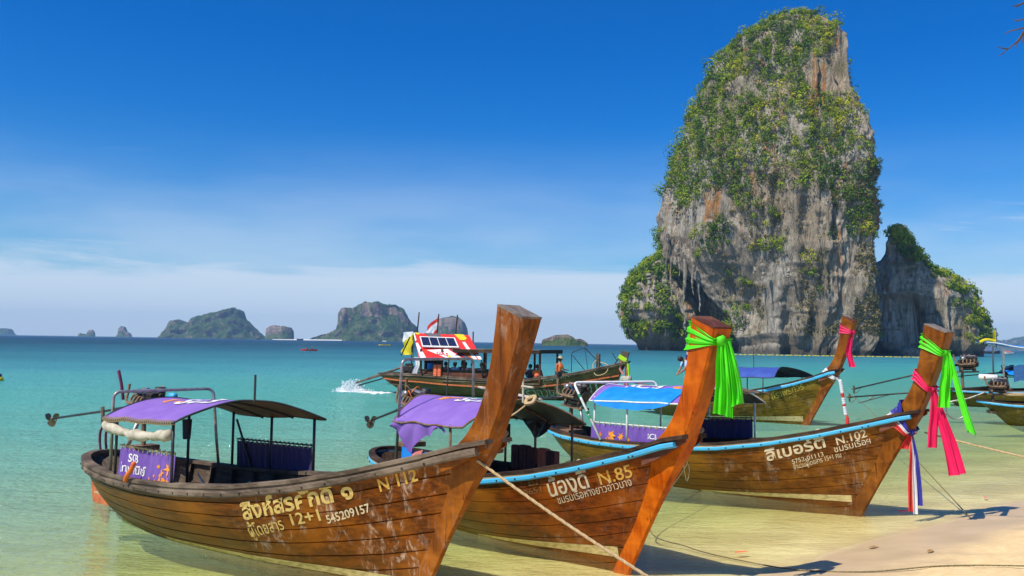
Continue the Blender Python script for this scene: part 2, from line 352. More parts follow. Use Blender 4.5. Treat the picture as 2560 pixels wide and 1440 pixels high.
M['sh_w'] = std('white_shirt', (0.75, 0.76, 0.80), None, rough=0.75)
M['sh_dk'] = std('dark_shirt', (0.03, 0.03, 0.05), None, rough=0.8)
M['khaki'] = std('khaki_cloth', (0.42, 0.38, 0.24), (0.34, 0.30, 0.18), 8, rough=0.85)
M['trouser'] = std('dark_trousers', (0.018, 0.02, 0.03), None, rough=0.8)
# ------------------------------------------------------------------ beach, sea bed and sea
SH = (-0.648, 0.762, 8.57)            # offshore distance s = SHx*x + SHy*(y - SHc)
def offshore(x, y): return SH[0] * x + SH[1] * (y - SH[2])
def ground_z(x, y):
    s = offshore(np.asarray(x, float), np.asarray(y, float))
    p = np.stack([np.asarray(x, float) * np.ones_like(s), np.asarray(y, float) * np.ones_like(s), np.zeros_like(s)], -1)
    s = s + 0.35 * vn(p * 0.35, 3) * np.exp(-np.abs(s) / 12)
    sea_ = np.where(s > 0, -0.065 * np.minimum(s, 14) - 0.03 * np.clip(s - 14, 0, 180) - 0.004 * np.clip(s - 194, 0, 800), 0)
    land = np.where(s < 0, 0.13 * np.minimum(-s, 9) + 0.04 * np.clip(-s - 9, 0, 60), 0)
    rough = np.where(s < -1.1, np.clip((-s - 1.1) / 0.8, 0, 1), 0)
    bumps = (0.020 * fbm(p * 2.6, 3, 11) - 0.075 * np.clip(vn(p * 2.9, 21) - 0.30, 0, 1)) * rough
    return sea_ + land + bumps + 0.006 * vn(p * 1.1, 5)
def spaced(a, b, n, k):
    t = np.linspace(-1, 1, n); u = np.sinh(k * t) / np.sinh(k)
    return np.where(u < 0, -u * a, u * b)
gx = np.concatenate([-np.geomspace(5200, 14.2, 50), np.linspace(-14, 14, 281), np.geomspace(14.2, 5200, 50)])
gy = np.concatenate([-np.geomspace(200, 2, 20), np.linspace(-1.8, 26, 279), np.geomspace(26.2, 5200, 64)])
GX, GY = np.meshgrid(gx, gy, indexing='ij')
m, t = mat_new('sand')
pos = N(t, 'ShaderNodeNewGeometry').outputs['Position']
px = N(t, 'ShaderNodeSeparateXYZ', {0: pos})
n1 = noise(t, pos, 1.3, 5, 0.6); n2 = noise(t, pos, 9.0, 4, 0.7); n3 = noise(t, pos, 220.0, 2, 0.6)
dry = mixc(t, maprange(t, n2, 0.3, 0.7), (0.66, 0.47, 0.23), (0.75, 0.57, 0.31))
dry = mixc(t, maprange(t, n3, 0.55, 0.75), dry, (0.42, 0.28, 0.14))
wet = mixc(t, maprange(t, n1, 0.3, 0.7), (0.49, 0.355, 0.20), (0.57, 0.42, 0.245))
bed = mixc(t, maprange(t, noise(t, mapping(t, pos, (1, 1, 1), (0, 0, 0.7)), 0.6, 4), 0.35, 0.65), (0.62, 0.51, 0.25), (0.78, 0.67, 0.36))
hz = math_(t, 'ADD', px.outputs[2], math_(t, 'MULTIPLY', math_(t, 'SUBTRACT', n1, 0.5), 0.10))
isdry = maprange(t, hz, 0.11, 0.24)
isbed = maprange(t, hz, 0.02, -0.04)
c = mixc(t, isdry, wet, dry); c = mixc(t, isbed, c, bed)
rip = noise(t, mapping(t, pos, (1.0, 5.0, 1.0), (0, 0, 0.7)), 1.5, 3, 0.5)
bh = math_(t, 'ADD', math_(t, 'MULTIPLY', n3, 0.08), math_(t, 'MULTIPLY', rip, 0.5))
bmp = N(t, 'ShaderNodeBump', {'Height': bh, 'Strength': 0.5, 'Distance': 0.03}).outputs[0]
finish(t, N(t, 'ShaderNodeBsdfPrincipled', {'Base Color': c, 'Roughness': maprange(t, isdry, 0, 1, 0.42, 0.9), 'Normal': bmp, 'Specular IOR Level': 0.2}).outputs[0])
beach = grid_mesh('beach', np.stack([GX, GY, ground_z(GX, GY)], -1), m)
tag(beach, 'sandy beach running down under the shallow water', None, kind='structure')

m, t = mat_new('sea_water')
pos = N(t, 'ShaderNodeNewGeometry').outputs['Position']
dt = N(t, 'ShaderNodeVectorMath', {0: pos, 1: (SH[0], SH[1], 0)}, operation='DOT_PRODUCT').outputs['Value']
s_ = math_(t, 'SUBTRACT', dt, SH[1] * SH[2])
patch = noise(t, mapping(t, pos, (0.02, 0.05, 1)), 1.0, 4, 0.6)
s2 = math_(t, 'MULTIPLY', s_, maprange(t, patch, 0.2, 0.8, 0.75, 1.25))
tt = math_(t, 'SQRT', math_(t, 'MULTIPLY', math_(t, 'MAXIMUM', s2, 0.0), 1 / 900.0), clamp=True)
wcol = ramp(t, tt, [(0.06, (0.52, 0.61, 0.34)), (0.10, (0.31, 0.60, 0.42)), (0.14, (0.17, 0.55, 0.44)), (0.20, (0.095, 0.48, 0.42)),
                    (0.30, (0.050, 0.33, 0.39)), (0.45, (0.022, 0.19, 0.285)), (0.62, (0.005, 0.078, 0.135)), (1.0, (0.002, 0.036, 0.090))])
murk = ramp(t, tt, [(0.0, (0, 0, 0)), (0.05, (0.05,) * 3), (0.085, (0.34,) * 3), (0.12, (0.62,) * 3), (0.18, (0.80,) * 3), (0.26, (0.97,) * 3)])
streak = noise(t, mapping(t, pos, (0.25, 1.3, 1)), 1.0, 4, 0.65)
wcol = mixc(t, maprange(t, streak, 0.35, 0.7, 0.0, 0.35), wcol, mixc(t, 0.5, wcol, (0.012, 0.10, 0.10)))
w1 = noise(t, mapping(t, pos, (1.0, 2.6, 1)), 1.7, 4, 0.6, 0.4)
w2 = noise(t, mapping(t, pos, (1.0, 2.2, 1)), 7.0, 3, 0.55, 0.2)
w3 = noise(t, mapping(t, pos, (0.6, 1.5, 1)), 0.33, 3, 0.5)
wh = math_(t, 'ADD', math_(t, 'ADD', math_(t, 'MULTIPLY', w1, 1.0), math_(t, 'MULTIPLY', w2, 0.42)), math_(t, 'MULTIPLY', w3, 1.4))
wb = N(t, 'ShaderNodeBump', {'Height': wh, 'Strength': 1.0, 'Distance': math_(t, 'ADD', maprange(t, s_, 0.0, 14.0, 0.05, 0.26), maprange(t, s_, 20.0, 160.0, 0.0, 0.35))}).outputs[0]
fr = N(t, 'ShaderNodeFresnel', {'IOR': 1.33, 'Normal': wb}).outputs[0]
fr = math_(t, 'MINIMUM', math_(t, 'MULTIPLY', fr, 0.85), maprange(t, s_, 25.0, 300.0, 0.60, 0.34))
clear = N(t, 'ShaderNodeBsdfTransparent', {'Color': mixc(t, maprange(t, s_, 0.0, 6.0), (0.98, 0.985, 0.94), (0.80, 0.94, 0.64))}).outputs[0]
dif = N(t, 'ShaderNodeBsdfDiffuse', {'Color': wcol, 'Normal': wb}).outputs[0]
body = N(t, 'ShaderNodeMixShader', {0: murk, 1: clear, 2: dif}).outputs[0]
gl = N(t, 'ShaderNodeBsdfGlossy', {'Color': (1, 1, 1), 'Roughness': maprange(t, s_, 10.0, 90.0, 0.05, 0.22), 'Normal': wb}).outputs[0]
finish(t, N(t, 'ShaderNodeMixShader', {0: math_(t, 'MULTIPLY', fr, maprange(t, s_, -0.3, 1.2, 0.15, 1.0)), 1: body, 2: gl}).outputs[0])
wx = np.array([-5200, -2000, -300, -60, 0, 60, 300, 2000, 5200.]); wy = np.array([-30, 0, 20, 60, 200, 800, 3000, 5200.])
WX, WY = np.meshgrid(wx, wy, indexing='ij')
sea = grid_mesh('sea', np.stack([WX, WY, np.zeros_like(WX)], -1), m, smooth=False)
tag(sea, 'turquoise sea, clear over sand near the beach', None, kind='structure')

# ------------------------------------------------------------------ limestone rocks
def rock_mat(name, haze_green=0.0, warm=1.0, sc=1.0):
    m, t = mat_new(name); pos = N(t, 'ShaderNodeTexCoord').outputs['Object']
    nrm = N(t, 'ShaderNodeNewGeometry').outputs['Normal']; nz = N(t, 'ShaderNodeSeparateXYZ', {0: nrm}).outputs[2]
    v = noise(t, mapping(t, pos, (0.30 * sc, 0.30 * sc, 0.035 * sc)), 1.0, 6, 0.66, 0.6)
    v2 = noise(t, mapping(t, pos, (1.1 * sc, 1.1 * sc, 0.16 * sc)), 1.0, 5, 0.7, 0.4)
    bl = noise(t, mapping(t, pos, (0.05 * sc, 0.05 * sc, 0.035 * sc)), 1.0, 4, 0.6)
    c = ramp(t, v, [(0.30, (0.07, 0.064, 0.058)), (0.40, (0.29, 0.255, 0.205)), (0.50, (0.54, 0.47, 0.375)), (0.68, (0.64, 0.57, 0.46))])
    c = mixc(t, maprange(t, v2, 0.54, 0.66, 0, 0.8), c, (0.06, 0.057, 0.055))
    c = mixc(t, math_(t, 'MULTIPLY', maprange(t, bl, 0.44, 0.62), 0.62 * warm), c, mixc(t, maprange(t, v2, 0.35, 0.6), (0.50, 0.36, 0.21), (0.26, 0.19, 0.115)))
    o = noise(t, mapping(t, pos, (0.16 * sc, 0.16 * sc, 0.022 * sc), (0, 0, 0), (7, 3, 2)), 1.0, 4, 0.6, 0.8)
    c = mixc(t, maprange(t, o, 0.60, 0.67, 0, 0.85 * warm), c, (0.50, 0.21, 0.055))
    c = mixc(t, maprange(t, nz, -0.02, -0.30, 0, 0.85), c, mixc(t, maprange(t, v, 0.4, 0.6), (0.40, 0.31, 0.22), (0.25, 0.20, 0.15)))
    moss = math_(t, 'MULTIPLY', maprange(t, noise(t, pos, 0.11 * sc, 5, 0.65), 0.47, 0.62), maprange(t, nz, -0.15, 0.25))
    c = mixc(t, math_(t, 'MULTIPLY', moss, 0.65), c, (0.095, 0.105, 0.022))
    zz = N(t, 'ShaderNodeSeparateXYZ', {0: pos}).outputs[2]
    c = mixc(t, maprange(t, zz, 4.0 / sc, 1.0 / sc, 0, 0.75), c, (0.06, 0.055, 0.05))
    if haze_green: c = mixc(t, math_(t, 'MULTIPLY', maprange(t, noise(t, pos, 0.03, 5, 0.6), 0.35, 0.55), haze_green), c, (0.04, 0.06, 0.02))
    b = N(t, 'ShaderNodeBump', {'Height': math_(t, 'ADD', v, v2), 'Strength': 1.0, 'Distance': 2.6 / sc}).outputs[0]
    finish(t, N(t, 'ShaderNodeBsdfPrincipled', {'Base Color': c, 'Roughness': 0.9, 'Normal': b, 'Specular IOR Level': 0.2}).outputs[0])
    return m
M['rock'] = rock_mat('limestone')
def leaf_mat(name, stops):
    m, t = mat_new(name)
    a = N(t, 'ShaderNodeAttribute', attribute_name='tint').outputs['Fac']
    c = ramp(t, a, stops)
    p = N(t, 'ShaderNodeBsdfPrincipled', {'Base Color': c, 'Roughness': 0.6, 'Specular IOR Level': 0.25}).outputs[0]
    tr = N(t, 'ShaderNodeBsdfTranslucent', {'Color': c}).outputs[0]
    finish(t, N(t, 'ShaderNodeMixShader', {0: 0.28, 1: p, 2: tr}).outputs[0]); return m
M['leaf'] = leaf_mat('jungle_leaves', [(0.0, (0.034, 0.080, 0.010)), (0.30, (0.105, 0.20, 0.008)), (0.58, (0.27, 0.35, 0.006)), (0.80, (0.44, 0.42, 0.010)), (1.0, (0.46, 0.36, 0.12))])
rng = np.random.default_rng(5)
def leaves(name, C, rad, tint, parent, k=46, size=0.55, mat=None, flat=0.85):
    """leaf clumps: k four-cornered leaf sprays spread through each clump's ellipsoid"""
    n = len(C); C = np.repeat(C, k, 0); r = np.repeat(rad, k); tn = np.repeat(tint, k)
    d = rng.normal(size=(n * k, 3)); d /= np.linalg.norm(d, axis=1)[:, None]
    q = C + d * (r * rng.uniform(0.35, 1.0, n * k) ** 0.6)[:, None] * np.array([1, 1, flat])
    nn = d * 2.0 + rng.normal(size=(n * k, 3)) * 0.42 + np.array([0, 0, 0.5]); nn /= np.linalg.norm(nn, axis=1)[:, None]
    a = np.cross(nn, rng.normal(size=(n * k, 3))); a /= np.linalg.norm(a, axis=1)[:, None]; b = np.cross(nn, a)
    s = (size * rng.uniform(0.55, 1.3, n * k) * (0.6 + 0.25 * r))[:, None]
    V = np.stack([q - a * s, q - b * s * 0.55 + nn * s * 0.1, q + a * s, q + b * s * 0.55 + nn * s * 0.1], 1).reshape(-1, 3)
    me = bpy.data.meshes.new(name); nf = n * k
    me.vertices.add(nf * 4); me.vertices.foreach_set('co', V.reshape(-1))
    me.loops.add(nf * 4); me.loops.foreach_set('vertex_index', np.arange(nf * 4, dtype=np.int32))
    me.polygons.add(nf); me.polygons.foreach_set('loop_start', np.arange(0, nf * 4, 4, dtype=np.int32))
    me.update(calc_edges=True)
    at = me.attributes.new('tint', 'FLOAT', 'FACE'); at.data.foreach_set('value', np.clip(tn + rng.normal(size=nf) * 0.03, 0, 1).astype(np.float32))
    me.materials.append(mat or M['leaf'])
    o = bpy.data.objects.new(name, me); col.objects.link(o); o.parent = parent; o['kind'] = 'stuff'
    return o
def surf_normals(P):
    du = np.roll(P, -1, 0) - np.roll(P, 1, 0); dv = np.gradient(P, axis=1); n = np.cross(du, dv)
    return n / (np.linalg.norm(n, axis=2)[..., None] + 1e-9)

def rock_body(prof, yc, depth, nu, nv, seed, amp, sup=0.85, shape=None, dshift=None):
    """rock column: prof = (z, x left, x right) top to bottom, centre y yc, depth ratio; displaced by fluted noise"""
    prof = sorted(prof); pz = np.array([p[0] for p in prof]); pl = np.array([p[1] for p in prof]); pr = np.array([p[2] for p in prof])
    z0, z1 = pz[0], pz[-1]
    tv = np.linspace(0, 1, nv); z = z0 + (z1 - z0) * (1 - (1 - tv) ** 1.25)
    l = np.interp(z, pz, pl); r = np.interp(z, pz, pr); cx = (l + r) / 2; hw = (r - l) / 2
    th = np.linspace(0, 2 * np.pi, nu, endpoint=False)
    ct = np.sign(np.cos(th)) * np.abs(np.cos(th)) ** sup; stt = np.sign(np.sin(th)) * np.abs(np.sin(th)) ** sup
    X = cx[None] + ct[:, None] * hw[None]; Y = yc + stt[:, None] * (hw * depth)[None]; Z = np.broadcast_to(z[None], X.shape).copy()
    if dshift is not None: Y = Y + dshift(z)[None]
    P = np.stack([X, Y, Z], -1); cen = np.stack([np.broadcast_to(cx[None], X.shape), np.full_like(X, yc), Z], -1)
    d = P - cen; d[..., 2] = 0; dl = np.linalg.norm(d, axis=2)[..., None] + 1e-6; d = d / dl
    big = vn(P * np.array([0.05, 0.05, 0.022]), seed)
    rid = 1 - np.abs(vn(P * np.array([0.21, 0.21, 0.020]), seed + 1)) * 2
    med = fbm(P * np.array([0.22, 0.22, 0.09]), 3, seed + 2)
    fin = fbm(P * np.array([0.9, 0.9, 0.22]), 3, seed + 5)
    blk = np.round(vn(P * np.array([0.12, 0.12, 0.10]), seed + 9) * 2.5) / 2.5
    led = np.abs(vn(P * np.array([0.07, 0.07, 0.24]), seed + 13))
    D = big * 4.0 + rid * 3.0 + med * 2.6 + fin * 1.5 + blk * 1.7 - led * 1.6 - 0.4
    D = D * amp * np.minimum(1, hw / (6 * amp + 1e-6))[None]
    P = P + d * (D[..., None])
    if shape is not None: P = shape(P, cen, d)
    return P
def cap_top(P):
    """close the top ring of a wrapped grid by pulling one last ring together"""
    c = P[:, -1].mean(0); ring = np.broadcast_to(c, P[:, -1:].shape) * 0.98 + P[:, -1:] * 0.02
    return np.concatenate([P, ring], 1)

tower = empty('limestone_tower', (95, 330, 0), 0, 'huge limestone rock tower draped in jungle, rising sheer from the sea behind the boats', 'rock tower')
TO = np.array([95, 330, 0.])
tp = [(128.9, 101, 109), (127.6, 95.5, 114.5), (125.6, 90.2, 118.2), (121.7, 83.8, 121.4), (117.1, 75.8, 123.9), (109.4, 71.1, 125.1), (101.8, 67.9, 126.2), (94.3, 65.2, 128.0),
      (86.7, 61.0, 130.3), (79.2, 59.3, 133.0), (71.7, 56.0, 135.6), (65.7, 55.0, 136.0), (59.7, 52.5, 137.0), (50.8, 50.5, 137.2), (41.8, 50.0, 136.7),
      (35.9, 51.5, 136.9), (27.1, 54.0, 137.0), (15.4, 58.5, 137.6), (8.1, 60.5, 136.8), (3.5, 61.5, 135.5), (-2.0, 61.8, 135.0)]
def tower_shape(P, cen, d):
    # the broad face looks to the left front: the right-hand edge stands nearer the beach than the left
    sh = (P[..., 0] - 94) * 0.52; P = P.copy(); P[..., 0] *= 1 - sh / 330 * 0.9; P[..., 2] *= 1 - sh / 330 * 0.9; P[..., 1] -= sh
    x, y, z = P[..., 0], P[..., 1], P[..., 2]
    front = np.clip((330 + 6 - y - sh) / 10, 0, 1)
    # cavern under the leaning left face: everything left of a slanting lip is hollowed out
    lip = np.interp(z, [-2, 6, 13, 27, 42, 50], [79, 77.5, 74.5, 65.5, 57, 50]) + 1.8 * vn(P * 0.12, 77)
    cur = 59.0 + 1.2 * vn(P * 0.2, 78)
    cav = np.clip((lip - x) / 2.5, 0, 1) * front * np.clip((45 - z) / 4, 0, 1) * np.maximum(np.clip((x - cur) / 2.0, 0, 1), np.clip((25 + 3 * vn(P * 0.3, 79) - z) / 3, 0, 1))
    P = P - d * (cav * 14.0)[..., None]; P[..., 1] += cav * 20.0
    # undercut notch along the waterline
    notch = np.clip((6.5 + 2.0 * vn(P * 0.09, 31) - z) / 4.0, 0, 1)
    P = P - d * (notch * (3.6 + 1.5 * vn(P * 0.11, 32)))[..., None]
    # bare concave wall low on the left front
    sc = np.exp(-(((x - 80) / 9) ** 2 + ((z - 18) / 14) ** 2)) * front
    P = P - d * (sc * 9.0)[..., None]
    # chimney to the right of the front spur
    ch = np.exp(-((x - 124 + 0.06 * (z - 40)) / 3.0) ** 2) * front * np.clip((75 - z) / 20, 0, 1)
    P = P - d * (ch * 4.5)[..., None]
    return P
tp = [(z - 1.2 * (z > 60), l + (3.6 if z > 8 else 1.5) + 1.5 * (z > 95), r - (3.4 if z > 8 else 1.5) - float(np.interp(z, [60, 80, 100, 120], [0, 1.6, 2.6, 0.6]))) for z, l, r in tp]
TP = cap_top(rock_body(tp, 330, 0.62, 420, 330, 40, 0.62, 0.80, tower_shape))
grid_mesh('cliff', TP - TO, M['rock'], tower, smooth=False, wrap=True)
# vegetation where ledges, noise and height allow
TN = surf_normals(TP); TN = TN * np.sign((TN * (TP - np.array([95, 330, 60]))).sum(-1, keepdims=True) + 1e-9)
Q = TP.reshape(-1, 3); QN = TN.reshape(-1, 3)
ok = (QN[:, 1] < 0.55) & (Q[:, 2] > 4)
Q, QN = Q[ok], QN[ok]
u = (Q[:, 0] - np.interp(Q[:, 2], [p[0] for p in tp][::-1], [p[1] for p in tp][::-1])) / (np.interp(Q[:, 2], [p[0] for p in tp][::-1], [p[2] - p[1] for p in tp][::-1]) + 1e-6)
zq = Q[:, 2]
dens = np.interp(zq, [0, 12, 30, 48, 56, 62, 75, 90, 100, 110, 131], [0.0, 0.05, 0.10, 0.22, 0.40, 0.85, 0.92, 0.75, 0.80, 1.0, 1.1])
rightbare = np.clip((u - np.interp(zq, [0, 55, 65, 100, 115, 131], [0.6, 0.62, 0.80, 0.66, 0.80, 1.1])) / 0.08, 0, 1)
dens = dens * (1 - 0.88 * rightbare)
dens = np.maximum(dens, 0.62 * np.exp(-((u - 0.44) / 0.07) ** 2) * (zq < 40) * (zq > 7))
dens = np.maximum(dens, 0.55 * np.exp(-((u - 0.97) / 0.06) ** 2) * (zq < 100))
dens = np.maximum(dens, 0.75 * np.exp(-((u - 0.015) / 0.03) ** 2) * (zq > 44) * (zq < 62))
bareleft = np.exp(-(((u - 0.20) / 0.10) ** 2 + ((zq - 92) / 6) ** 2))
dens = dens * (1 - 0.8 * bareleft)
nz_ = fbm(Q * np.array([0.11, 0.11, 0.13]), 3, 91) * 1.25
nz2 = fbm(Q * np.array([0.085, 0.085, 0.07]) + 40, 3, 191) * 1.3
score = dens + 0.30 * nz_ + 1.15 * nz2 + 0.6 * QN[:, 2] - 0.46
pr_ = np.clip(score * 2.2, 0, 1); pr_[dens < 0.02] = 0
def mounds(Q, p, n_try, rfun, gap, seed):
    """dart-throwing: clump centres that keep clear of each other, so that every bush stays a mound of its own"""
    cand = rng.choice(len(Q), n_try, replace=False, p=p / p.sum()); cell = {}; keep = []; rr = []
    for c_ in cand:
        q = Q[c_]; r_ = rfun(q); k0 = tuple((q // 4).astype(int)); ok_ = True
        for a in (-1, 0, 1):
            for b in (-1, 0, 1):
                for e in (-1, 0, 1):
                    for (q2, r2) in cell.get((k0[0] + a, k0[1] + b, k0[2] + e), ()):
                        if (q[0] - q2[0]) ** 2 + (q[1] - q2[1]) ** 2 + (q[2] - q2[2]) ** 2 < (gap * (r_ + r2)) ** 2: ok_ = False; break
                    if not ok_: break
                if not ok_: break
            if not ok_: break
        if ok_: cell.setdefault(k0, []).append((q, r_)); keep.append(c_); rr.append(r_)
    return np.array(keep), np.array(rr)
g5 = random.Random(77)
pick, rad = mounds(Q, pr_, 16000, lambda q: (1.2 + 3.4 * g5.random() ** 2.0) * (0.8 if q[2] < 50 else 1.0), 0.50, 1)
PC = Q[pick]
tint = np.clip(0.42 + 0.60 * fbm(PC * 0.055, 2, 55) + 0.17 * rng.normal(size=len(pick)) + np.interp(PC[:, 2], [0, 50, 85, 105, 131], [0.12, 0.06, 0.08, -0.10, -0.12]), 0.02, 0.98)
leaves('vegetation', PC + QN[pick] * rad[:, None] * 0.50 - TO, rad, tint, tower, 110, 0.30)
M['dryleaf'] = leaf_mat('dry_leaves', [(0.0, (0.085, 0.095, 0.025)), (0.5, (0.19, 0.17, 0.06)), (1.0, (0.34, 0.28, 0.14))])
# dry grasses and small shrubs clinging to the bare rock
pick2 = rng.choice(len(Q), 3000, replace=False, p=(lambda w: w / w.sum())(np.clip(0.25 + 0.9 * nz_, 0, 1) * (zq < 66) * (zq > 7) * (u > 0.22)))
leaves('dry_shrubs', Q[pick2] + QN[pick2] * 0.3 - TO, rng.uniform(0.35, 1.2, len(pick2)), np.clip(0.5 + 0.25 * rng.normal(size=len(pick2)), 0.0, 1), tower, 24, 0.34, M['dryleaf'])
# hanging stalactites of the cavern mouth
for k, (sx_, sz, ln, rr, yy) in enumerate([(57.6, 41, 15, 0.9, 316), (59.6, 39, 22, 0.8, 318), (61.5, 37, 12, 0.7, 315), (63.8, 33, 19, 0.9, 317), (66.0, 29, 11, 0.6, 313), (68.5, 26, 14, 0.7, 316), (52.8, 27, 8, 0.9, 326), (54.6, 26, 11, 0.8, 324), (93.6, 26, 5, 0.6, 303), (86.0, 28, 6, 0.7, 304), (83.6, 27, 4, 0.5, 305)]):
    yy += (94 - sx_) * .52
    mb = MB(); n = 14; pts = []; rs = []; g6 = random.Random(k)
    for i in range(n):
        q = i / (n - 1); pts.append((sx_ - TO[0] + 0.35 * math.sin(k * 2 + q * 5) + g6.uniform(-.12, .12), yy - TO[1] + g6.uniform(-.2, .2), sz - ln * q + 3))
        rs.append(max(0.06, rr * (1.15 - q) ** 0.9 * g6.uniform(.65, 1.35)))
    mb.tube(pts, rs, 8); mb.build('stalactite', M['rock'], tower)

# left hump behind the tower
hump = empty('jungle_rock', (66, 425, 0), 0, 'low jungle-covered rock behind the left foot of the limestone tower', 'rock')
hp = [(45.5, 71.5, 78.0), (44, 67.0, 84), (40.2, 61.6, 90), (36, 58.8, 92), (31.5, 56.5, 93), (26, 53.8, 94), (21.8, 52.0, 94), (16.1, 51.6, 94), (12.3, 54.2, 93), (6.5, 55.8, 92), (3.5, 57.0, 92), (-2, 57.6, 92)]
def notch_shape(P, cen, d):
    n_ = np.clip((5.5 + 1.5 * vn(P * 0.1, 61) - P[..., 2]) / 3.0, 0, 1)
    return P - d * (n_ * 2.6)[..., None]
HP = cap_top(rock_body(hp, 425, 0.8, 150, 90, 140, 0.55, 0.9, notch_shape)); HO = np.array([66, 425, 0.])
grid_mesh('cliff', HP - HO, M['rock'], hump, smooth=False, wrap=True)
def cover(P, O, parent, n, zmin, center, rlo, rhi, tb, k=44, seed=1, size=0.5, xmin=None, thr=0.0):
    Nn = surf_normals(P); Nn = Nn * np.sign((Nn * (P - np.array(center))).sum(-1, keepdims=True) + 1e-9)
    q = P.reshape(-1, 3); nn = Nn.reshape(-1, 3); w = (q[:, 2] > zmin) & (nn[:, 1] < 0.6)
    w = w * np.clip(0.6 + 0.8 * fbm(q * 0.12, 2, seed) + 0.3 * nn[:, 2] - thr, 0, 1)
    if xmin is not None: w = w * np.clip((q[:, 0] - xmin(q[:, 2])) / 3, 0, 1)
    pk = rng.choice(len(q), n, replace=False, p=w / w.sum()); r = rng.uniform(rlo, rhi, n)
    tn = np.clip(tb + 0.35 * fbm(q[pk] * 0.1, 2, seed + 3) + 0.13 * rng.normal(size=n), 0.02, 0.95)
    return leaves('vegetation', q[pk] + nn[pk] * r[:, None] * 0.4 - O, r, tn, parent, k, size)
cover(HP, HO, hump, 820, 6.5, (76, 425, 15), 1.2, 2.9, 0.40, 50, 7)

# right pinnacle, standing in the tower's shade
pin = empty('pinnacle_rock', (167, 352, 0), 0, 'jagged dark rock pinnacle with a sea cave to the right of the limestone tower', 'rock')
pp = [(54.8, 160.2, 165.4), (52, 158.6, 167.4), (48.7, 157.4, 169.0), (44.5, 156.4, 171.5), (41.9, 155.4, 174.0), (38.3, 154.0, 178.5), (35.2, 153.0, 183.0), (33.0, 152.0, 188.0), (27.0, 152, 192.5), (16.9, 151, 197.0), (8.5, 150, 200.0), (4.5, 150, 199.4), (-2, 150, 198.5)]
def pin_shape(P, cen, d):
    x, z = P[..., 0], P[..., 2]; front = np.clip((352 - P[..., 1]) / 8, 0, 1)
    cave = np.exp(-((x - 151) / 7.0) ** 2) * np.clip((24 - z + 2 * vn(P * 0.2, 8)) / 7, 0, 1) * front
    P = P - d * (cave * 11)[..., None]
    n_ = np.clip((5 + vn(P * 0.1, 62) - P[..., 2]) / 3.0, 0, 1)
    return P - d * (n_ * 2.4)[..., None]
pp = [(z * .89 if z > 3 else z, l * .93 - float(np.interp(z, [30, 40, 44], [4.5, 3.0, 0])), r * .93) for z, l, r in pp]
PP = cap_top(rock_body(pp, 352, 0.55, 200, 130, 240, 0.5, 0.9, pin_shape)); PO = np.array([167, 352, 0.])
grid_mesh('cliff', PP - PO, M['rock'], pin, smooth=False, wrap=True)
cover(PP, PO, pin, 430, 6, (164, 352, 15), 1.0, 2.6, 0.36, 48, 17, 0.5, lambda z: np.interp(z, [0, 10, 28, 34, 42, 51], [174, 172, 165, 157, 149, 147]))
# small boulder in front of the cave
bo = empty('boulder', (141, 318, 0), 0, 'small tan boulder in the water below the sea cave', 'boulder')
bp_ = [(3.6, -1.5, 0.8), (3.2, -2.6, 1.8), (2.4, -3.8, 3.6), (1.4, -4.4, 4.2), (0.4, -4.0, 4.1), (-1.0, -4.2, 4.4)]
BP = cap_top(rock_body(bp_, 0, 0.6, 60, 24, 340, 0.28, 0.9))
M['tanrock'] = std('tan_rock', (0.30, 0.24, 0.17), (0.14, 0.11, 0.08), 1.2, rough=0.9, bump=0.3, bscale=2.0)
grid_mesh('rock', BP, M['tanrock'], bo, smooth=False, wrap=True)

# ------------------------------------------------------------------ far islands
def island_mat(name, g1, g2, rk):
    m, t = mat_new(name); pos = N(t, 'ShaderNodeTexCoord').outputs['Object']
    nz = N(t, 'ShaderNodeSeparateXYZ', {0: N(t, 'ShaderNodeNewGeometry').outputs['True Normal']}).outputs[2]
    a = noise(t, pos, 0.05, 6, 0.7); b = noise(t, mapping(t, pos, (0.03, 0.03, 0.006)), 1.0, 5, 0.65)
    g = mixc(t, maprange(t, a, 0.35, 0.65), g1, g2)
    r = mixc(t, maprange(t, b, 0.40, 0.60), tuple(x * 0.35 for x in rk), rk)
    f = math_(t, 'ADD', maprange(t, nz, 0.26, 0.06), math_(t, 'MULTIPLY', math_(t, 'SUBTRACT', b, 0.52), 2.2), clamp=True)
    c = mixc(t, f, g, r)
    bm_ = N(t, 'ShaderNodeBump', {'Height': math_(t, 'ADD', a, b), 'Strength': 1.0, 'Distance': 14.0}).outputs[0]
    finish(t, N(t, 'ShaderNodeBsdfPrincipled', {'Base Color': c, 'Roughness': 0.95, 'Normal': bm_, 'Specular IOR Level': 0.1}).outputs[0]); return m
M['isle'] = island_mat('far_island', (0.025, 0.055, 0.020), (0.075, 0.125, 0.035), (0.30, 0.23, 0.19))
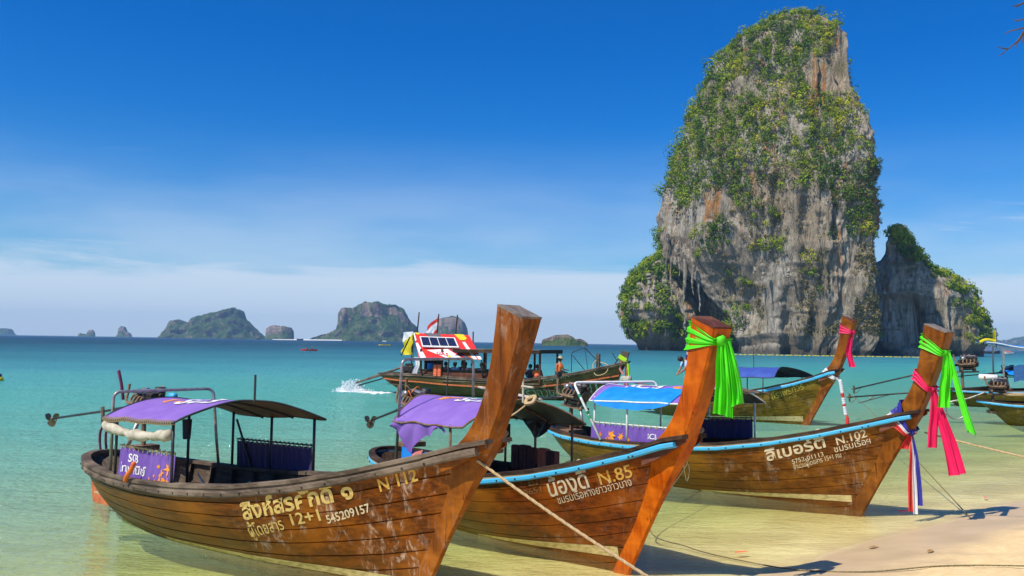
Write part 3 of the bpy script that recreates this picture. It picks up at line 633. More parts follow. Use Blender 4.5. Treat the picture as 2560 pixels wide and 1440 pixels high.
def island(px0, dist, prof, label, deep, name='far_island', seed=1, sharp=3.0, sub=2, cat='island'):
    """prof: (metres along, height) of the skyline; the ridge runs across, the slopes fall off to both sides"""
    pu = np.array([p[0] for p in prof], float); ph = np.array([p[1] for p in prof], float)
    cxx = (pu[0] + pu[-1]) / 2
    nu = int(max(60, min(190, (pu[-1] - pu[0]) / sub))); nv = 70
    uu = np.linspace(pu[0], pu[-1], nu); hh = np.interp(uu, pu, ph)
    w = np.linspace(-1, 1, nv)
    half = deep * np.sqrt(np.clip(1 - ((uu - cxx) / ((pu[-1] - pu[0]) / 2 + 1e-6)) ** 2, 0.02, 1))
    fall = np.where(np.abs(w) < 0.35, 1 - 0.05 * np.abs(w), 1 - np.clip((np.abs(w) - 0.35) / 0.65, 0, 1) ** (1 / sharp) )
    X = np.repeat(uu[:, None], nv, 1); Y = half[:, None] * w[None]; Z = hh[:, None] * np.clip(fall, 0, 1)[None]
    p3 = np.stack([X, Y, Z], -1)
    Z = Z + (fbm(p3 * 0.02 + seed * 3.1, 4, seed) * 0.16 + fbm(p3 * 0.08, 2, seed + 7) * 0.07) * np.minimum(hh[:, None], 60) * np.clip(fall, 0.0, 1)[None] - 1.0
    Y = Y + fbm(p3 * 0.035 + 9, 3, seed + 3) * deep * 0.22
    root = empty(name, (px0, dist, 0), math.atan2(-px0, dist) * 0.0, label, cat)
    grid_mesh('slopes', np.stack([X, Y, Z], -1), M['isle'], root, smooth=False, flip=True)
    return root
def sk(pts, d):
    """skyline read as angles: (tangent right of the view axis, tangent above the horizon) in 1/2250ths, turned to metres at distance d"""
    return [((a - 1280) / 2250 * d, b / 2250 * d) for a, b in pts]
def isl(d, pts, *a, **k):
    p = sk(pts, d); x0 = p[0][0]
    return island(x0, d, [(q[0] - x0, q[1]) for q in p], *a, **k)
isl(2600, [(404, 0), (412, 16), (420, 20), (432, 44), (446, 46), (470, 36), (484, 40), (500, 52), (520, 60), (545, 66), (568, 72), (590, 73), (602, 66), (612, 50), (630, 36), (648, 18), (664, 6), (672, 0)], 'long wooded far island with a rounded peak, left of the sandy island', 130, seed=3, sharp=1.3)
isl(2500, [(666, 0), (668, 28), (676, 32), (690, 34), (700, 32), (708, 32), (718, 33), (730, 31), (736, 22), (738, 0)], 'small flat-topped twin rock island beside the long wooded island', 40, seed=4, sharp=4)
isl(2200, [(772, 0), (790, 8), (830, 20), (850, 30), (853, 72), (862, 84), (885, 82), (900, 92), (915, 100), (940, 101), (965, 92), (990, 90), (1008, 78), (1018, 62), (1030, 48), (1046, 36), (1054, 0)], 'big cliffed far island with a white sand spit at its left foot', 100, seed=5, sharp=2.6)
isl(2400, [(1084, 0), (1088, 40), (1096, 56), (1110, 60), (1130, 64), (1146, 64), (1160, 54), (1170, 36), (1174, 0)], 'rounded far island behind the masts of the tour boat', 55, seed=6, sharp=3.5)
isl(900, [(1354, 0), (1358, 16), (1372, 20), (1385, 25), (1400, 29), (1420, 31), (1432, 26), (1440, 19), (1452, 21), (1464, 16), (1471, 10), (1474, 0)], 'low wooded islet in the middle of the horizon', 14, seed=8, sharp=3, sub=0.7, cat='islet')
isl(3500, [(198, 0), (200, 7), (206, 8), (209, 2), (213, 7), (218, 4), (222, 8), (226, 17), (234, 17), (240, 10), (242, 0)], 'tiny jagged sea stack, leftmost dark stack on the horizon', 26, name='sea_stack', seed=9, sharp=4, cat='sea stack')
isl(3300, [(293, 0), (296, 4), (299, 6), (300, 22), (306, 26), (314, 25), (320, 14), (328, 11), (332, 6), (333, 0)], 'hooked dark sea stack on the horizon left of the long wooded island', 26, name='sea_stack', seed=10, sharp=4, cat='sea stack')
isl(4700, [(-40, 0), (-20, 6), (0, 10), (6, 15), (18, 17), (28, 14), (36, 6), (42, 0)], 'faint blue hill on the horizon at the left edge of view', 90, name='far_hill', seed=11, sharp=1.5, sub=4, cat='hill')
isl(4700, [(2466, 0), (2480, 12), (2500, 26), (2514, 22), (2540, 30), (2570, 36), (2620, 30), (2680, 18), (2720, 0)], 'hazy blue hills on the horizon behind the boats on the right', 160, name='far_hill', seed=12, sharp=1.5, sub=5, cat='hill')
# sand spit
sp_ = empty('sand_spit', (-560, 2130, 0), 0, 'thin white sand bar on the waterline left of the cliffed far island', 'sand bar')
mb = MB(); mb.sweep([(0, 0, 0.0), (60, -6, 0.9), (150, -10, 1.4), (230, -6, 1.0), (270, 0, 0.1)], [(-14, -1), (14, -1), (10, 1.2), (-10, 1.2)])
mb.build('sand_bank', M['white_p'], sp_)

# ------------------------------------------------------------------ sea haze
m, t = mat_new('air')
vol = N(t, 'ShaderNodeVolumePrincipled', {'Color': (0.34, 0.62, 1.0), 'Density': HAZE, 'Anisotropy': 0.0})
t.links.new(vol.outputs[0], N(t, 'ShaderNodeOutputMaterial').inputs['Volume'])
hz_ = MB().box((0, 2480, 64), (10600, 5560, 150)).build('haze', m); hz_['kind'] = 'stuff'
# ------------------------------------------------------------------ lettering: glyph outlines laid out one by one
_gl = {}
def glyph(ch, bold):
    k = (ch, bold)
    if k not in _gl:
        cu = bpy.data.curves.new('t', 'FONT'); cu.body = ch; cu.offset = bold; cu.resolution_u = 3
        o = bpy.data.objects.new('t', cu); col.objects.link(o); bpy.context.view_layer.update()
        me = o.to_mesh(); v = [(p.co.x, p.co.y) for p in me.vertices]; f = [tuple(p.vertices) for p in me.polygons]
        o.to_mesh_clear(); cu.body = '|' ; cu.offset = 0; bpy.context.view_layer.update()
        me = o.to_mesh(); b0 = max(p.co.x for p in me.vertices); o.to_mesh_clear()
        cu.body = ch + '|'; bpy.context.view_layer.update()
        me = o.to_mesh(); b1 = max(p.co.x for p in me.vertices); o.to_mesh_clear()
        bpy.data.objects.remove(o); bpy.data.curves.remove(cu)
        _gl[k] = (v, f, b1 - b0)
    return _gl[k]
UPV = '\u0e31\u0e34\u0e35\u0e36\u0e37\u0e47\u0e4d'; TON = '\u0e48\u0e49\u0e4a\u0e4b\u0e4c'; LOW = '\u0e38\u0e39'
def text2d(s, bold=0.012):
    """2-D triangles of a line of Latin / Thai text, em = 1; returns verts, faces, width"""
    V, F, x = [], [], 0.0; prev_up = False
    for ch in s:
        if ch == ' ': x += 0.3; prev_up = False; continue
        v, f, adv = glyph(ch, bold); dy = 0.0; dx = 0.0
        if ch in TON and prev_up: dy = 0.26
        if ch in UPV + TON: v = [((p[0] + .3) * 1.15 - .3, .64 + (p[1] - .64) * 1.45) for p in v]
        if ch in UPV: prev_up = True
        elif ch not in TON: prev_up = False
        o = len(V); V += [(p[0] + x + dx, p[1] + dy) for p in v]; F += [tuple(i + o for i in q) for q in f]
        if ch not in UPV + TON + LOW: x += adv
    return V, F, x

# ------------------------------------------------------------------ the longtail hull
def sm(tab, n=401, w=9):
    a = np.array(tab, float); s = np.linspace(0, 1, n); y = np.interp(s, a[:, 0], a[:, 1])
    k = np.hanning(w * 2 + 1); k /= k.sum(); yp = np.concatenate([2 * y[0] - y[w:0:-1], y, 2 * y[-1] - y[-2:-w - 2:-1]])
    return s, np.convolve(yp, k, 'valid')
class Hull:
    def __init__(h, L, B=0.95, tip=1.75, sc=1.0, sheer=None, bt=None, keel=None, rake=0.95, tipback=0.28, pmid=2.6, x0=0.0):
        h.x0 = x0
        h.L, h.B, h.tip, h.sc, h.rake, h.tb, h.pmid = L, B, tip, sc, rake * sc, tipback * sc, pmid
        h.zs = sm(sheer or [(0, .88), (.05, .83), (.12, .78), (.25, .765), (.36, .78), (.48, .84), (.6, .94), (.71, 1.1), (.81, 1.30), (.9, 1.52), (1, 1.75)])
        h.bt = np.array(bt or [(0, 0), (.003, .13), (.008, .22), (.016, .31), (.03, .41), (.05, .50), (.08, .60), (.12, .70), (.18, .81), (.25, .90), (.34, .96), (.43, .97), (.52, .93), (.61, .855), (.71, .72), (.81, .54), (.9, .33), (.95, .205), (.968, .145), (1, .06)])
        h.zk = sm(keel or [(0, .30), (.05, .02), (.15, -.22), (.4, -.34), (.7, -.32), (.9, -.22), (1, -.12)])
    def pt(h, s, v, off=0.0):
        """starboard skin: s 0 stern..1 bow, v 0 gunwale..1 keel; returns x, half breadth, z"""
        s = np.asarray(s, float); v = np.asarray(v, float)
        xg = h.x0 + s * (h.L - h.tb - h.x0)
        zs = np.interp(xg / h.L, *h.zs) * h.sc * (h.tip / 1.75); zk = np.interp(s, *h.zk) * h.sc
        z = zs + (zk - zs) * v
        b = np.interp(s, h.bt[:, 0], h.bt[:, 1]) * h.B
        p = np.interp(s, [0, .15, .4, .6, .85, 1], [2.0, 2.2, h.pmid, 2.3, 1.45, 1.25])
        y = b * (1 - np.clip(v, 0, 1) ** p)
        ramp_ = np.clip((s - .55) / .45, 0, 1) ** 1.6; rs = np.clip((.2 - s) / .2, 0, 1)
        x = xg - h.rake * ramp_ * v + 0.75 * h.sc * rs * v
        return x, np.maximum(y + off, 0.0), z
    def solve(h, x, z):
        """s, v of a side point from x, z"""
        s = np.asarray(x, float) / (h.L - h.tb) + 0.05; z = np.asarray(z, float); v = np.full_like(s, .4)
        for _ in range(30):
            xg = h.x0 + s * (h.L - h.tb - h.x0); zs = np.interp(xg / h.L, *h.zs) * h.sc * (h.tip / 1.75); zk = np.interp(s, *h.zk) * h.sc
            v = np.clip((z - zs) / (zk - zs), 0, 1)
            xx = h.pt(s, v)[0]; s = np.clip(s + (x - xx) / (h.L - h.tb), 0, 1)
        return s, v
    def side(h, x, z, off=0.0):
        s, v = h.solve(x, z); return h.pt(s, v, off)[1]
SS = np.concatenate([np.array([0, .0015, .004, .008, .014, .022, .035, .05, .075]), np.linspace(.10, 1.0, 44)])

def letters(h, root, text, x0, z0, x1, z1, size, mat, bold=0.012, slant=0.0, side=-1, stretch=None, off=0.007):
    """painted text on the hull side, baseline from (x0,z0) towards (x1,z1) in boat coordinates"""
    V, F, w = text2d(text, bold)
    dx, dz = x1 - x0, z1 - z0; ln = math.hypot(dx, dz); k = ln / w; ux, uz = dx / ln, dz / ln
    V = np.array(V)
    X = x0 + ux * V[:, 0] * k + (-uz * 0.35 + slant) * V[:, 1] * size; Z = z0 + uz * V[:, 0] * k + V[:, 1] * size
    Y = h.side(X, Z, off)
    return mesh_np('lettering', np.stack([X, side * Y, Z], -1), F, mat, root)

def build_hull(h, root, mats, planks=9, gap=0.010, rub='old', rubh=0.075, inside=True, stripe=None, capw=0.10, seam_v=None, band=None):
    body = None
    # inner skin
    v = np.linspace(0, 1, 12); S, V = np.meshgrid(SS, v, indexing='ij'); x, y, z = h.pt(S, V, -0.035 * h.sc)
    full = np.concatenate([np.stack([x, -y, z], -1), np.stack([x, y, z], -1)[:, ::-1]], 1)
    body = grid_mesh('hull', full, M['old' if rub == 'old' else 'dark'], root)
    vb = seam_v if seam_v is not None else np.linspace(0.0, 1, planks + 1) ** 0.92
    for side in (-1, 1):
        for i in range(len(vb) - 1):
            a, b = vb[i], vb[i + 1]; g = gap / 1.5
            mb = MB()
            for vv, of in (([a, a + g * .6, a + g], [-.020, -.010, 0]), (np.linspace(a + g, b - g, 5), [0] * 5), ([b - g, b - g * .6, b], [0, -.010, -.020])):
                S, V = np.meshgrid(SS, np.array(vv), indexing='ij'); x, y, z = h.pt(S, V); y = np.maximum(y + np.array(of)[None] * h.sc, 0)
                P = np.stack([x, side * y, z], -1); mb.sheet(P[:, ::-1] if side > 0 else P)
            mb.build('plank', mats, body, True)
    # gunwale cap and rubbing strake, each side from stern round to the tip
    for side in (-1, 1):
        s = SS[SS < .945]; x, y, z = h.pt(s, 0 * s); P = [(x[i], side * y[i], z[i] + 0.012) for i in range(len(s))]
        P = P + [(h.L - 0.28 * h.sc, side * 0.195 * h.sc, h.tip * h.sc - 0.045), (h.L + 0.03 * h.sc, side * 0.168 * h.sc, h.tip * h.sc + 0.02)]
        w = capw * h.sc
        sec = [(-side * w * 0.75, -.018), (side * w * 0.35, -.018), (side * w * 0.35, .022), (side * w * 0.2, .030), (-side * w * 0.75, .030)]
        sec = sec if side > 0 else sec[::-1]
        MB().sweep(P, sec).build('gunwale', M['dark'] if rub != 'old' else M['old'], root)
        x, y, z = h.pt(s, 0.06 + 0 * s)
        zt = h.pt(s, 0 * s)[2]; hh = rubh * h.sc
        P = [(x[i], side * (y[i] + 0.018), zt[i] - 0.035 - hh / 2) for i in range(len(s))]
        P += [(h.L - 0.30 * h.sc, side * 0.212 * h.sc, h.tip * h.sc - 0.09 - hh / 2), (h.L - 0.10 * h.sc, side * 0.190 * h.sc, h.tip * h.sc - 0.045 - hh / 2)]
        sec = [(-.03, -hh / 2), (.022, -hh / 2), (.034, -hh / 4), (.034, hh / 4), (.022, hh / 2), (-.03, hh / 2)]
        if side < 0: sec = [(-a, b) for a, b in sec][::-1]
        MB().sweep(P, sec).build('rubbing_strake', M[rub], root)
        nb = MB()
        for i_ in np.arange(0.35, h.L - 0.3, 0.34):
            s_n = np.array([max(0, (i_ - h.x0) / (h.L - h.tb - h.x0))]); xn, yn, zn = h.pt(np.minimum(s_n, .94), 0 * s_n)
            nb.box((float(xn[0]), side * (float(yn[0]) + 0.018 + .036), float(zn[0]) - 0.035 - hh / 2), (.022, .008, .022))
        nb.build('nail_heads', M['iron'], root)['kind'] = 'stuff'
        # thin light edge line between cap and strake
        P2 = [(x[i], side * (y[i] + 0.012), zt[i] - 0.022) for i in range(len(s))]
        MB().sweep(P2, [(-.02, -.012), (.02, -.012), (.02, .012), (-.02, .012)]).build('rail_moulding', M['old'] if rub == 'old' else M['pale'], root)
    for side in (-1, 1):     # sheer strake carried forward over the stem to the tip
        xs_ = h.L + h.sc * np.array([-.62, -.40, -.18, .02]); zt = np.array([float(np.interp(q / h.L, *h.zs)) for q in xs_]) * h.sc * h.tip / 1.75; zt[-1] = h.tip * h.sc
        lo = zt - h.sc * np.array([.20, .17, .11, .04]); yo = np.array([.215, .192, .172, .150]) * h.sc
        v = [(xs_[i], side * yo[i], zt[i]) for i in range(4)] + [(xs_[i], side * yo[i], lo[i]) for i in range(4)] + [(xs_[i], side * (yo[i] - .03), zt[i]) for i in range(4)] + [(xs_[i], side * (yo[i] - .03), lo[i]) for i in range(4)]
        fix_normals(mesh_np('bow_plank', v, [(i, i + 1, i + 5, i + 4) for i in range(3)] + [(i + 8, i + 12, i + 13, i + 9) for i in range(3)] + [(i, i + 8, i + 9, i + 1) for i in range(3)] + [(i + 4, i + 5, i + 13, i + 12) for i in range(3)] + [(3, 7, 15, 11), (0, 8, 12, 4)], mats if rub == 'old' else M['red_wood'], body))
    if stripe:
        s0, zl0, zl1, zu0, zu1 = stripe
        s = np.linspace(s0, 0.985, 40); q = (s - s0) / (1 - s0)
        for side in (-1, 1):
            rows = []
            for f in (0, 0.5, 1):
                zt = (zl0 + (zl1 - zl0) * q) * (1 - f) + (zu0 + (zu1 - zu0) * q) * f
                x = s * (h.L - h.tb) - h.rake * np.clip((s - .55) / .45, 0, 1) ** 1.6 * 0.9; yy = h.side(x, zt, 0.006)
                rows.append(np.stack([x, side * yy, zt], -1))
            grid_mesh('boot_stripe', np.stack(rows, 1), M['cream'], root, flip=(side < 0))
    if band:
        for side in (-1, 1):
            s = SS[3:]; x, y, z = h.pt(s, 0 * s + band[0])
            P = [(x[i], side * (y[i] + 0.02), z[i]) for i in range(len(s))]
            MB().sweep(P, [(-.03, -.035), (.03, -.035), (.03, .035), (-.03, .035)]).build('side_batten', M[band[1]], root)
    return body

STEM = [(-1.36, -.14, -1.08, -.14), (-1.17, .2, -.885, .2), (-.92, .62, -.63, .66), (-.69, 1.1, -.365, 1.12), (-.56, 1.48, -.12, 1.50), (-.50, 1.66, -.03, 1.68), (-.34, 1.82, .035, 1.84), (-.20, 2.02, .115, 2.02), (-.085, 2.27, .205, 2.24), (-.005, 2.55, .295, 2.49), (.05, 2.82, .385, 2.75), (.105, 3.17, .475, 3.04)]
def stem(h, root, mat, top_mat, prow=1.0, seam=True):
    k = h.sc; ring = []
    for i, (rx, rz, fx, fz) in enumerate(STEM):
        mz = (rz + fz) / 2
        if mz > 1.6: rz = 1.6 + (rz - 1.6) * prow; fz = 1.6 + (fz - 1.6) * prow; 
        zt = h.tip / 1.75
        rx, rz, fx, fz = h.L + rx * k, rz * k * zt, h.L + fx * k, fz * k * zt
        if mz < 1.6:
            ht = max(0.045, float(h.side(np.array([rx]), np.array([rz]))[0]) - 0.006); hf = ht * 0.7
        else:
            ht = np.interp(mz, [1.6, 2.1, 3.1], [.125, .128, .165]) * k; hf = ht * 0.93
        c = 0.028 * k
        ring.append([(rx + c, -ht, rz), (fx - c, -hf, fz), (fx, -hf + c, fz), (fx, hf - c, fz), (fx - c, hf, fz), (rx + c, ht, rz), (rx, ht - c, rz), (rx, -ht + c, rz)])
    # resample for a smooth sweep
    A = np.array(ring); n = len(A); t = np.arange(n); tt_ = np.linspace(0, n - 1, 48); out = np.zeros((48, 8, 3))
    for q, tq in enumerate(tt_):
        i = min(int(tq), n - 2); f = tq - i; p0, p1, p2, p3 = A[max(i - 1, 0)], A[i], A[i + 1], A[min(i + 2, n - 1)]
        out[q] = 0.5 * (2 * p1 + (p2 - p0) * f + (2 * p0 - 5 * p1 + 4 * p2 - p3) * f * f + (3 * p1 - p0 - 3 * p2 + p3) * f ** 3)
    out += 0.004 * vn(out * 3.0, 4)[..., None]
    mb = MB(); mb.add(out.reshape(-1, 3), [(i * 8 + j, (i + 1) * 8 + j, (i + 1) * 8 + (j + 1) % 8, i * 8 + (j + 1) % 8) for i in range(47) for j in range(8)] + [tuple(range(8)), tuple(47 * 8 + j for j in range(7, -1, -1))])
    st = fix_normals(mb.build('stem_post', mat, root))
    top = out[-1]; c = top.mean(0); up = np.array([0.33, 0, 0.94]) * 0.022 * k
    mb = MB(); mb.add(np.concatenate([top * 1.0 + (top - c) * 0.02, top + (top - c) * 0.02 + up, [c + up * 1.3]]), [(j, (j + 1) % 8, (j + 1) % 8 + 8, j + 8) for j in range(8)] + [(j + 8, (j + 1) % 8 + 8, 16) for j in range(8)])
    fix_normals(mb.build('end_grain', top_mat, st))
    # thwartships mooring pin through the stem
    z = h.tip * k; mb = MB()
    mb.tube([(h.L - .17 * k, y * k, z + 0.045 + 0.02 * math.sin(y * 3)) for y in np.linspace(-.08, .36, 9)], [r * k for r in (.03, .045, .05, .05, .05, .052, .056, .05, .028)], 9)
    mb.build('mooring_pin', M['old'], root, True)
    return st

def interior(h, root, floor='pale', ribs=True):
    k = h.sc
    fl = empty('deck', (0, 0, 0)); fl.parent = root
    for j in range(7):
        y = (j - 3) * 0.165 * k
        x0, x1 = 1.0 * k, h.L * (.70 - .025 * abs(j - 3))
        if abs(j - 3) == 3: x0, x1 = 1.7 * k, h.L * .62
        mb = MB(); mb.box(((x0 + x1) / 2, y, 0.30 * k + 0.004 * (j % 3)), (x1 - x0, 0.155 * k, 0.025 * k), ch=0.004); mb.build('floor_board', M[floor], fl)
    fd = [0.83, 0.985]
    for j in range(4):     # foredeck boards
        s0 = fd[0] + j * (fd[1] - fd[0]) / 4; s1 = fd[0] + (j + 1) * (fd[1] - fd[0]) / 4 - 0.004
        x, y, z = h.pt(np.array([s0, s1]), np.array([0., 0.])); z = z - 0.11 * k; y = np.maximum(y - 0.05, 0.02)
        v = [(x[0], -y[0], z[0]), (x[1], -y[1], z[1]), (x[1], y[1], z[1]), (x[0], y[0], z[0])]
        v += [(a, b, c - 0.03) for a, b, c in v]
        mesh_np('deck_board', v, [(0, 1, 2, 3), (7, 6, 5, 4), (0, 4, 5, 1), (1, 5, 6, 2), (2, 6, 7, 3), (3, 7, 4, 0)], M['dark'], fl)
    if ribs:
        for side in (-1, 1):
            for s in np.linspace(.07, .74, 12):
                v = np.linspace(0.03, .55, 7); x, y, z = h.pt(s + 0 * v, v, -0.075 * k)
                P = [(x[i], side * y[i], z[i]) for i in range(7)]
                MB().sweep(P, [(-.02 * k, -.03 * k), (.02 * k, -.03 * k), (.02 * k, .03 * k), (-.02 * k, .03 * k)]).build('rib', M['old'], root)
    for s in (.22, .40, .58, .74):
        x, y, z = h.pt(np.array([s]), np.array([.30])); y = float(h.side(np.array([x[0] + .12 * k]), np.array([z[0] - .02]))[0]) - 0.06
        MB().box((x[0], 0, z[0]), (0.20 * k, 2 * y, 0.035 * k), ch=0.006).build('thwart', M['dark'], root)

def canopy(root, edge, ridge, x0, x1, half, mat, lining, posts, skew=0.0, sag=0.02, name='canopy', seed=0, lash=True, pmat='post', droop=None, split=None):
    """arched awning: x0,x1 = rear, front at the starboard edge; skew moves the port edge forward"""
    nu, nw = 22, 25
    u = np.linspace(0, 1, nu); w = np.linspace(-1, 1, nw); U, W = np.meshgrid(u, w, indexing='ij')
    sk_ = np.interp(W, [-1, 0, 1], [0, skew[0], skew[1]]) if skew else 0
    sf_ = np.interp(W, [-1, 0, 1], [0, skew[2], skew[3]]) if skew else 0
    X = (x0 + sk_) * (1 - U) + (x1 + sf_) * U; Y = W * half; Z = edge + (ridge - edge) * (1 - np.abs(W) ** 1.9) + np.interp(U, [0, 1], [0, 0.07])
    pn = np.stack([X * 1.5, Y * 1.5, Z * 0 + seed], -1); Z = Z + sag * vn(pn * 1.3, seed) - sag * 0.8 * np.abs(np.sin(U * np.pi * 3)) 
    P = np.stack([X, Y, Z], -1)
    def f(xx, yy):   # height of the sheet for prints
        ww = np.clip(yy / half, -1, 1); a = x0 + (np.interp(ww, [-1, 0, 1], [0, skew[0], skew[1]]) if skew else 0); b = x1 + (np.interp(ww, [-1, 0, 1], [0, skew[2], skew[3]]) if skew else 0)
        uu = np.clip((xx - a) / (b - a), 0, 1)
        zz = edge + (ridge - edge) * (1 - np.abs(ww) ** 1.9) + uu * 0.07
        pn_ = np.stack([xx * 1.5, yy * 1.5, 0 * xx + seed], -1)
        return zz + sag * vn(pn_ * 1.3, seed) - sag * 0.8 * np.abs(np.sin(uu * np.pi * 3))
    roof = grid_mesh(name, P, mat, root)
    low = P.copy(); low[..., 2] -= 0.012; low[..., 0] += np.interp(U, [0, 1], [0.006, -0.006])
    grid_mesh('lining', low, lining, roof, flip=True)
    for side in (0, -1):    # edge hems
        MB().tube([P[i, side] for i in range(nu)], 0.017, 6).build('edge_pole', M[pmat], roof, True)
    for e in (0, -1):
        MB().tube([P[e, j] for j in range(nw)], 0.015, 6).build('end_hoop', M[pmat], roof, True)
    for e in (7, 14):
        MB().tube([P[e, j] - np.array([0, 0, .03]) for j in range(nw)], 0.013, 6).build('roof_hoop', M[pmat], roof, True)
    for (px_, py_, zb) in posts:
        zt_ = float(f(np.array([px_]), np.array([py_]))[0])
        MB().tube([(px_, py_, zb), (px_, py_, zt_)], 0.021, 8).build('canopy_post', M[pmat], root, True)
    if lash:
        mb = MB()
        for i in range(1, 34):
            q = i / 34; xx = P[0, 0, 0] * (1 - q) + P[-1, 0, 0] * q; zz = np.interp(q, u, P[:, 0, 2])
            mb.tube([(xx - .015, -half * .955, zz + .035), (xx, -half * 1.02, zz + .012), (xx + .012, -half * 1.015, zz - .022), (xx + .02, -half * .96, zz - .02)], 0.007, 5)
        l = mb.build('lashing', M['rope'], roof); l['kind'] = 'stuff'
    return roof, f
def print_on(f, root, poly2d, mat, name='print', off=0.006):
    """flat print on an awning: list of polygons in (x, y)"""
    mb = MB()
    for pl in poly2d:
        p = np.array(pl, float); z = f(p[:, 0], p[:, 1]) + off
        mb.add(np.stack([p[:, 0], p[:, 1], z], -1), [tuple(range(len(p)))])
    return mb.build(name, mat, root)
def print_text(f, root, text, x0, y0, size, mat, dirx=(1, 0), upy=(0, 1), bold=0.02, off=0.012):
    V, F, w = text2d(text, bold); V = np.array(V) * size
    X = x0 + dirx[0] * V[:, 0] + upy[0] * V[:, 1]; Y = y0 + dirx[1] * V[:, 0] + upy[1] * V[:, 1]
    return mesh_np('print', np.stack([X, Y, f(X, Y) + off], -1), F, mat, root)

def curtain(root, xa, xb, y, zt, zb_fn, mat, pleat=0.02, npl=9, name='side_curtain', tilt=0.0, rail=True, railmat='rope', loops=True, yfn=None):
    nu, nv = 90, 10
    U, V = np.meshgrid(np.linspace(0, 1, nu), np.linspace(0, 1, nv), indexing='ij')
    X = xa + (xb - xa) * U; zt_ = zt[0] + (zt[1] - zt[0]) * U - 0.012 * np.abs(np.sin(U * np.pi * npl)); Zb = zb_fn(X)
    Z = zt_ * (1 - V) + Zb * V
    Yb = yfn(X) if yfn is not None else y
    Y = Yb + pleat * np.sin(U * np.pi * 2 * npl + np.sin(U * 9) * 1.2) * (0.35 + 0.65 * np.sin(V * 2.6)) + tilt * V
    c = grid_mesh(name, np.stack([X, Y, Z], -1), mat, root)
    if rail:
        P = [(xa + (xb - xa) * q, (yfn(np.array([xa + (xb - xa) * q]))[0] if yfn is not None else y), zt[0] + (zt[1] - zt[0]) * q + 0.02) for q in np.linspace(0, 1, 9)]
        MB().tube(P, 0.014, 6).build('curtain_rail', M[railmat], c, True)
        if loops:
            mb = MB(); n = npl + 4
            for i in range(n):
                q = (i + .5) / n; xx = xa + (xb - xa) * q; zz = zt[0] + (zt[1] - zt[0]) * q; yy = (yfn(np.array([xx]))[0] if yfn is not None else y)
                mb.tube([(xx, yy - .025, zz - .03), (xx + .012, yy - .022, zz + .03), (xx + .02, yy + .015, zz + .042), (xx + .025, yy + .02, zz - .02)], 0.007, 5)
            mb.build('lacing', M['rope'], c)['kind'] = 'stuff'
    def f(xx, zz):
        u_ = np.clip((xx - xa) / (xb - xa), 0, 1); zt2 = zt[0] + (zt[1] - zt[0]) * u_; v_ = np.clip((zt2 - zz) / (zt2 - zb_fn(xx)), 0, 1)
        return (yfn(xx) if yfn is not None else y) + pleat * np.sin(u_ * np.pi * 2 * npl + np.sin(u_ * 9) * 1.2) * (0.35 + 0.65 * np.sin(v_ * 2.6)) + tilt * v_
    return c, f
def curtain_print(c, f, V, F, mat, off=0.007):
    V = np.array(V, float); Y = f(V[:, 0], V[:, 1]) - off
    return mesh_np('print', np.stack([V[:, 0], Y, V[:, 1]], -1), F, mat, c)
def ctext(c, f, s, x0, z0, size, mat, bold=0.02):
    V, F, w = text2d(s, bold); return curtain_print(c, f, [(x0 + p[0] * size, z0 + p[1] * size) for p in V], F, mat)
def blob_star(cx, cz, r, n=6, seed=0):
    g = random.Random(seed); out = []
    for i in range(n * 2):
        a = math.pi * i / n + 0.2 * g.random(); q = r * (1 if i % 2 == 0 else 0.5) * (0.8 + .4 * g.random()); out.append((cx + q * math.cos(a), cz + q * 1.15 * math.sin(a)))
    return out
def cstars(c, f, lst, mat):
    V, F = [], []
    for i, (x, z, r) in enumerate(lst):
        o = len(V); p = blob_star(x, z, r, 6, i); V += [(x, z)] + p; F += [(o, o + 1 + j, o + 1 + (j + 1) % len(p)) for j in range(len(p))]
    return curtain_print(c, f, V, F, mat)

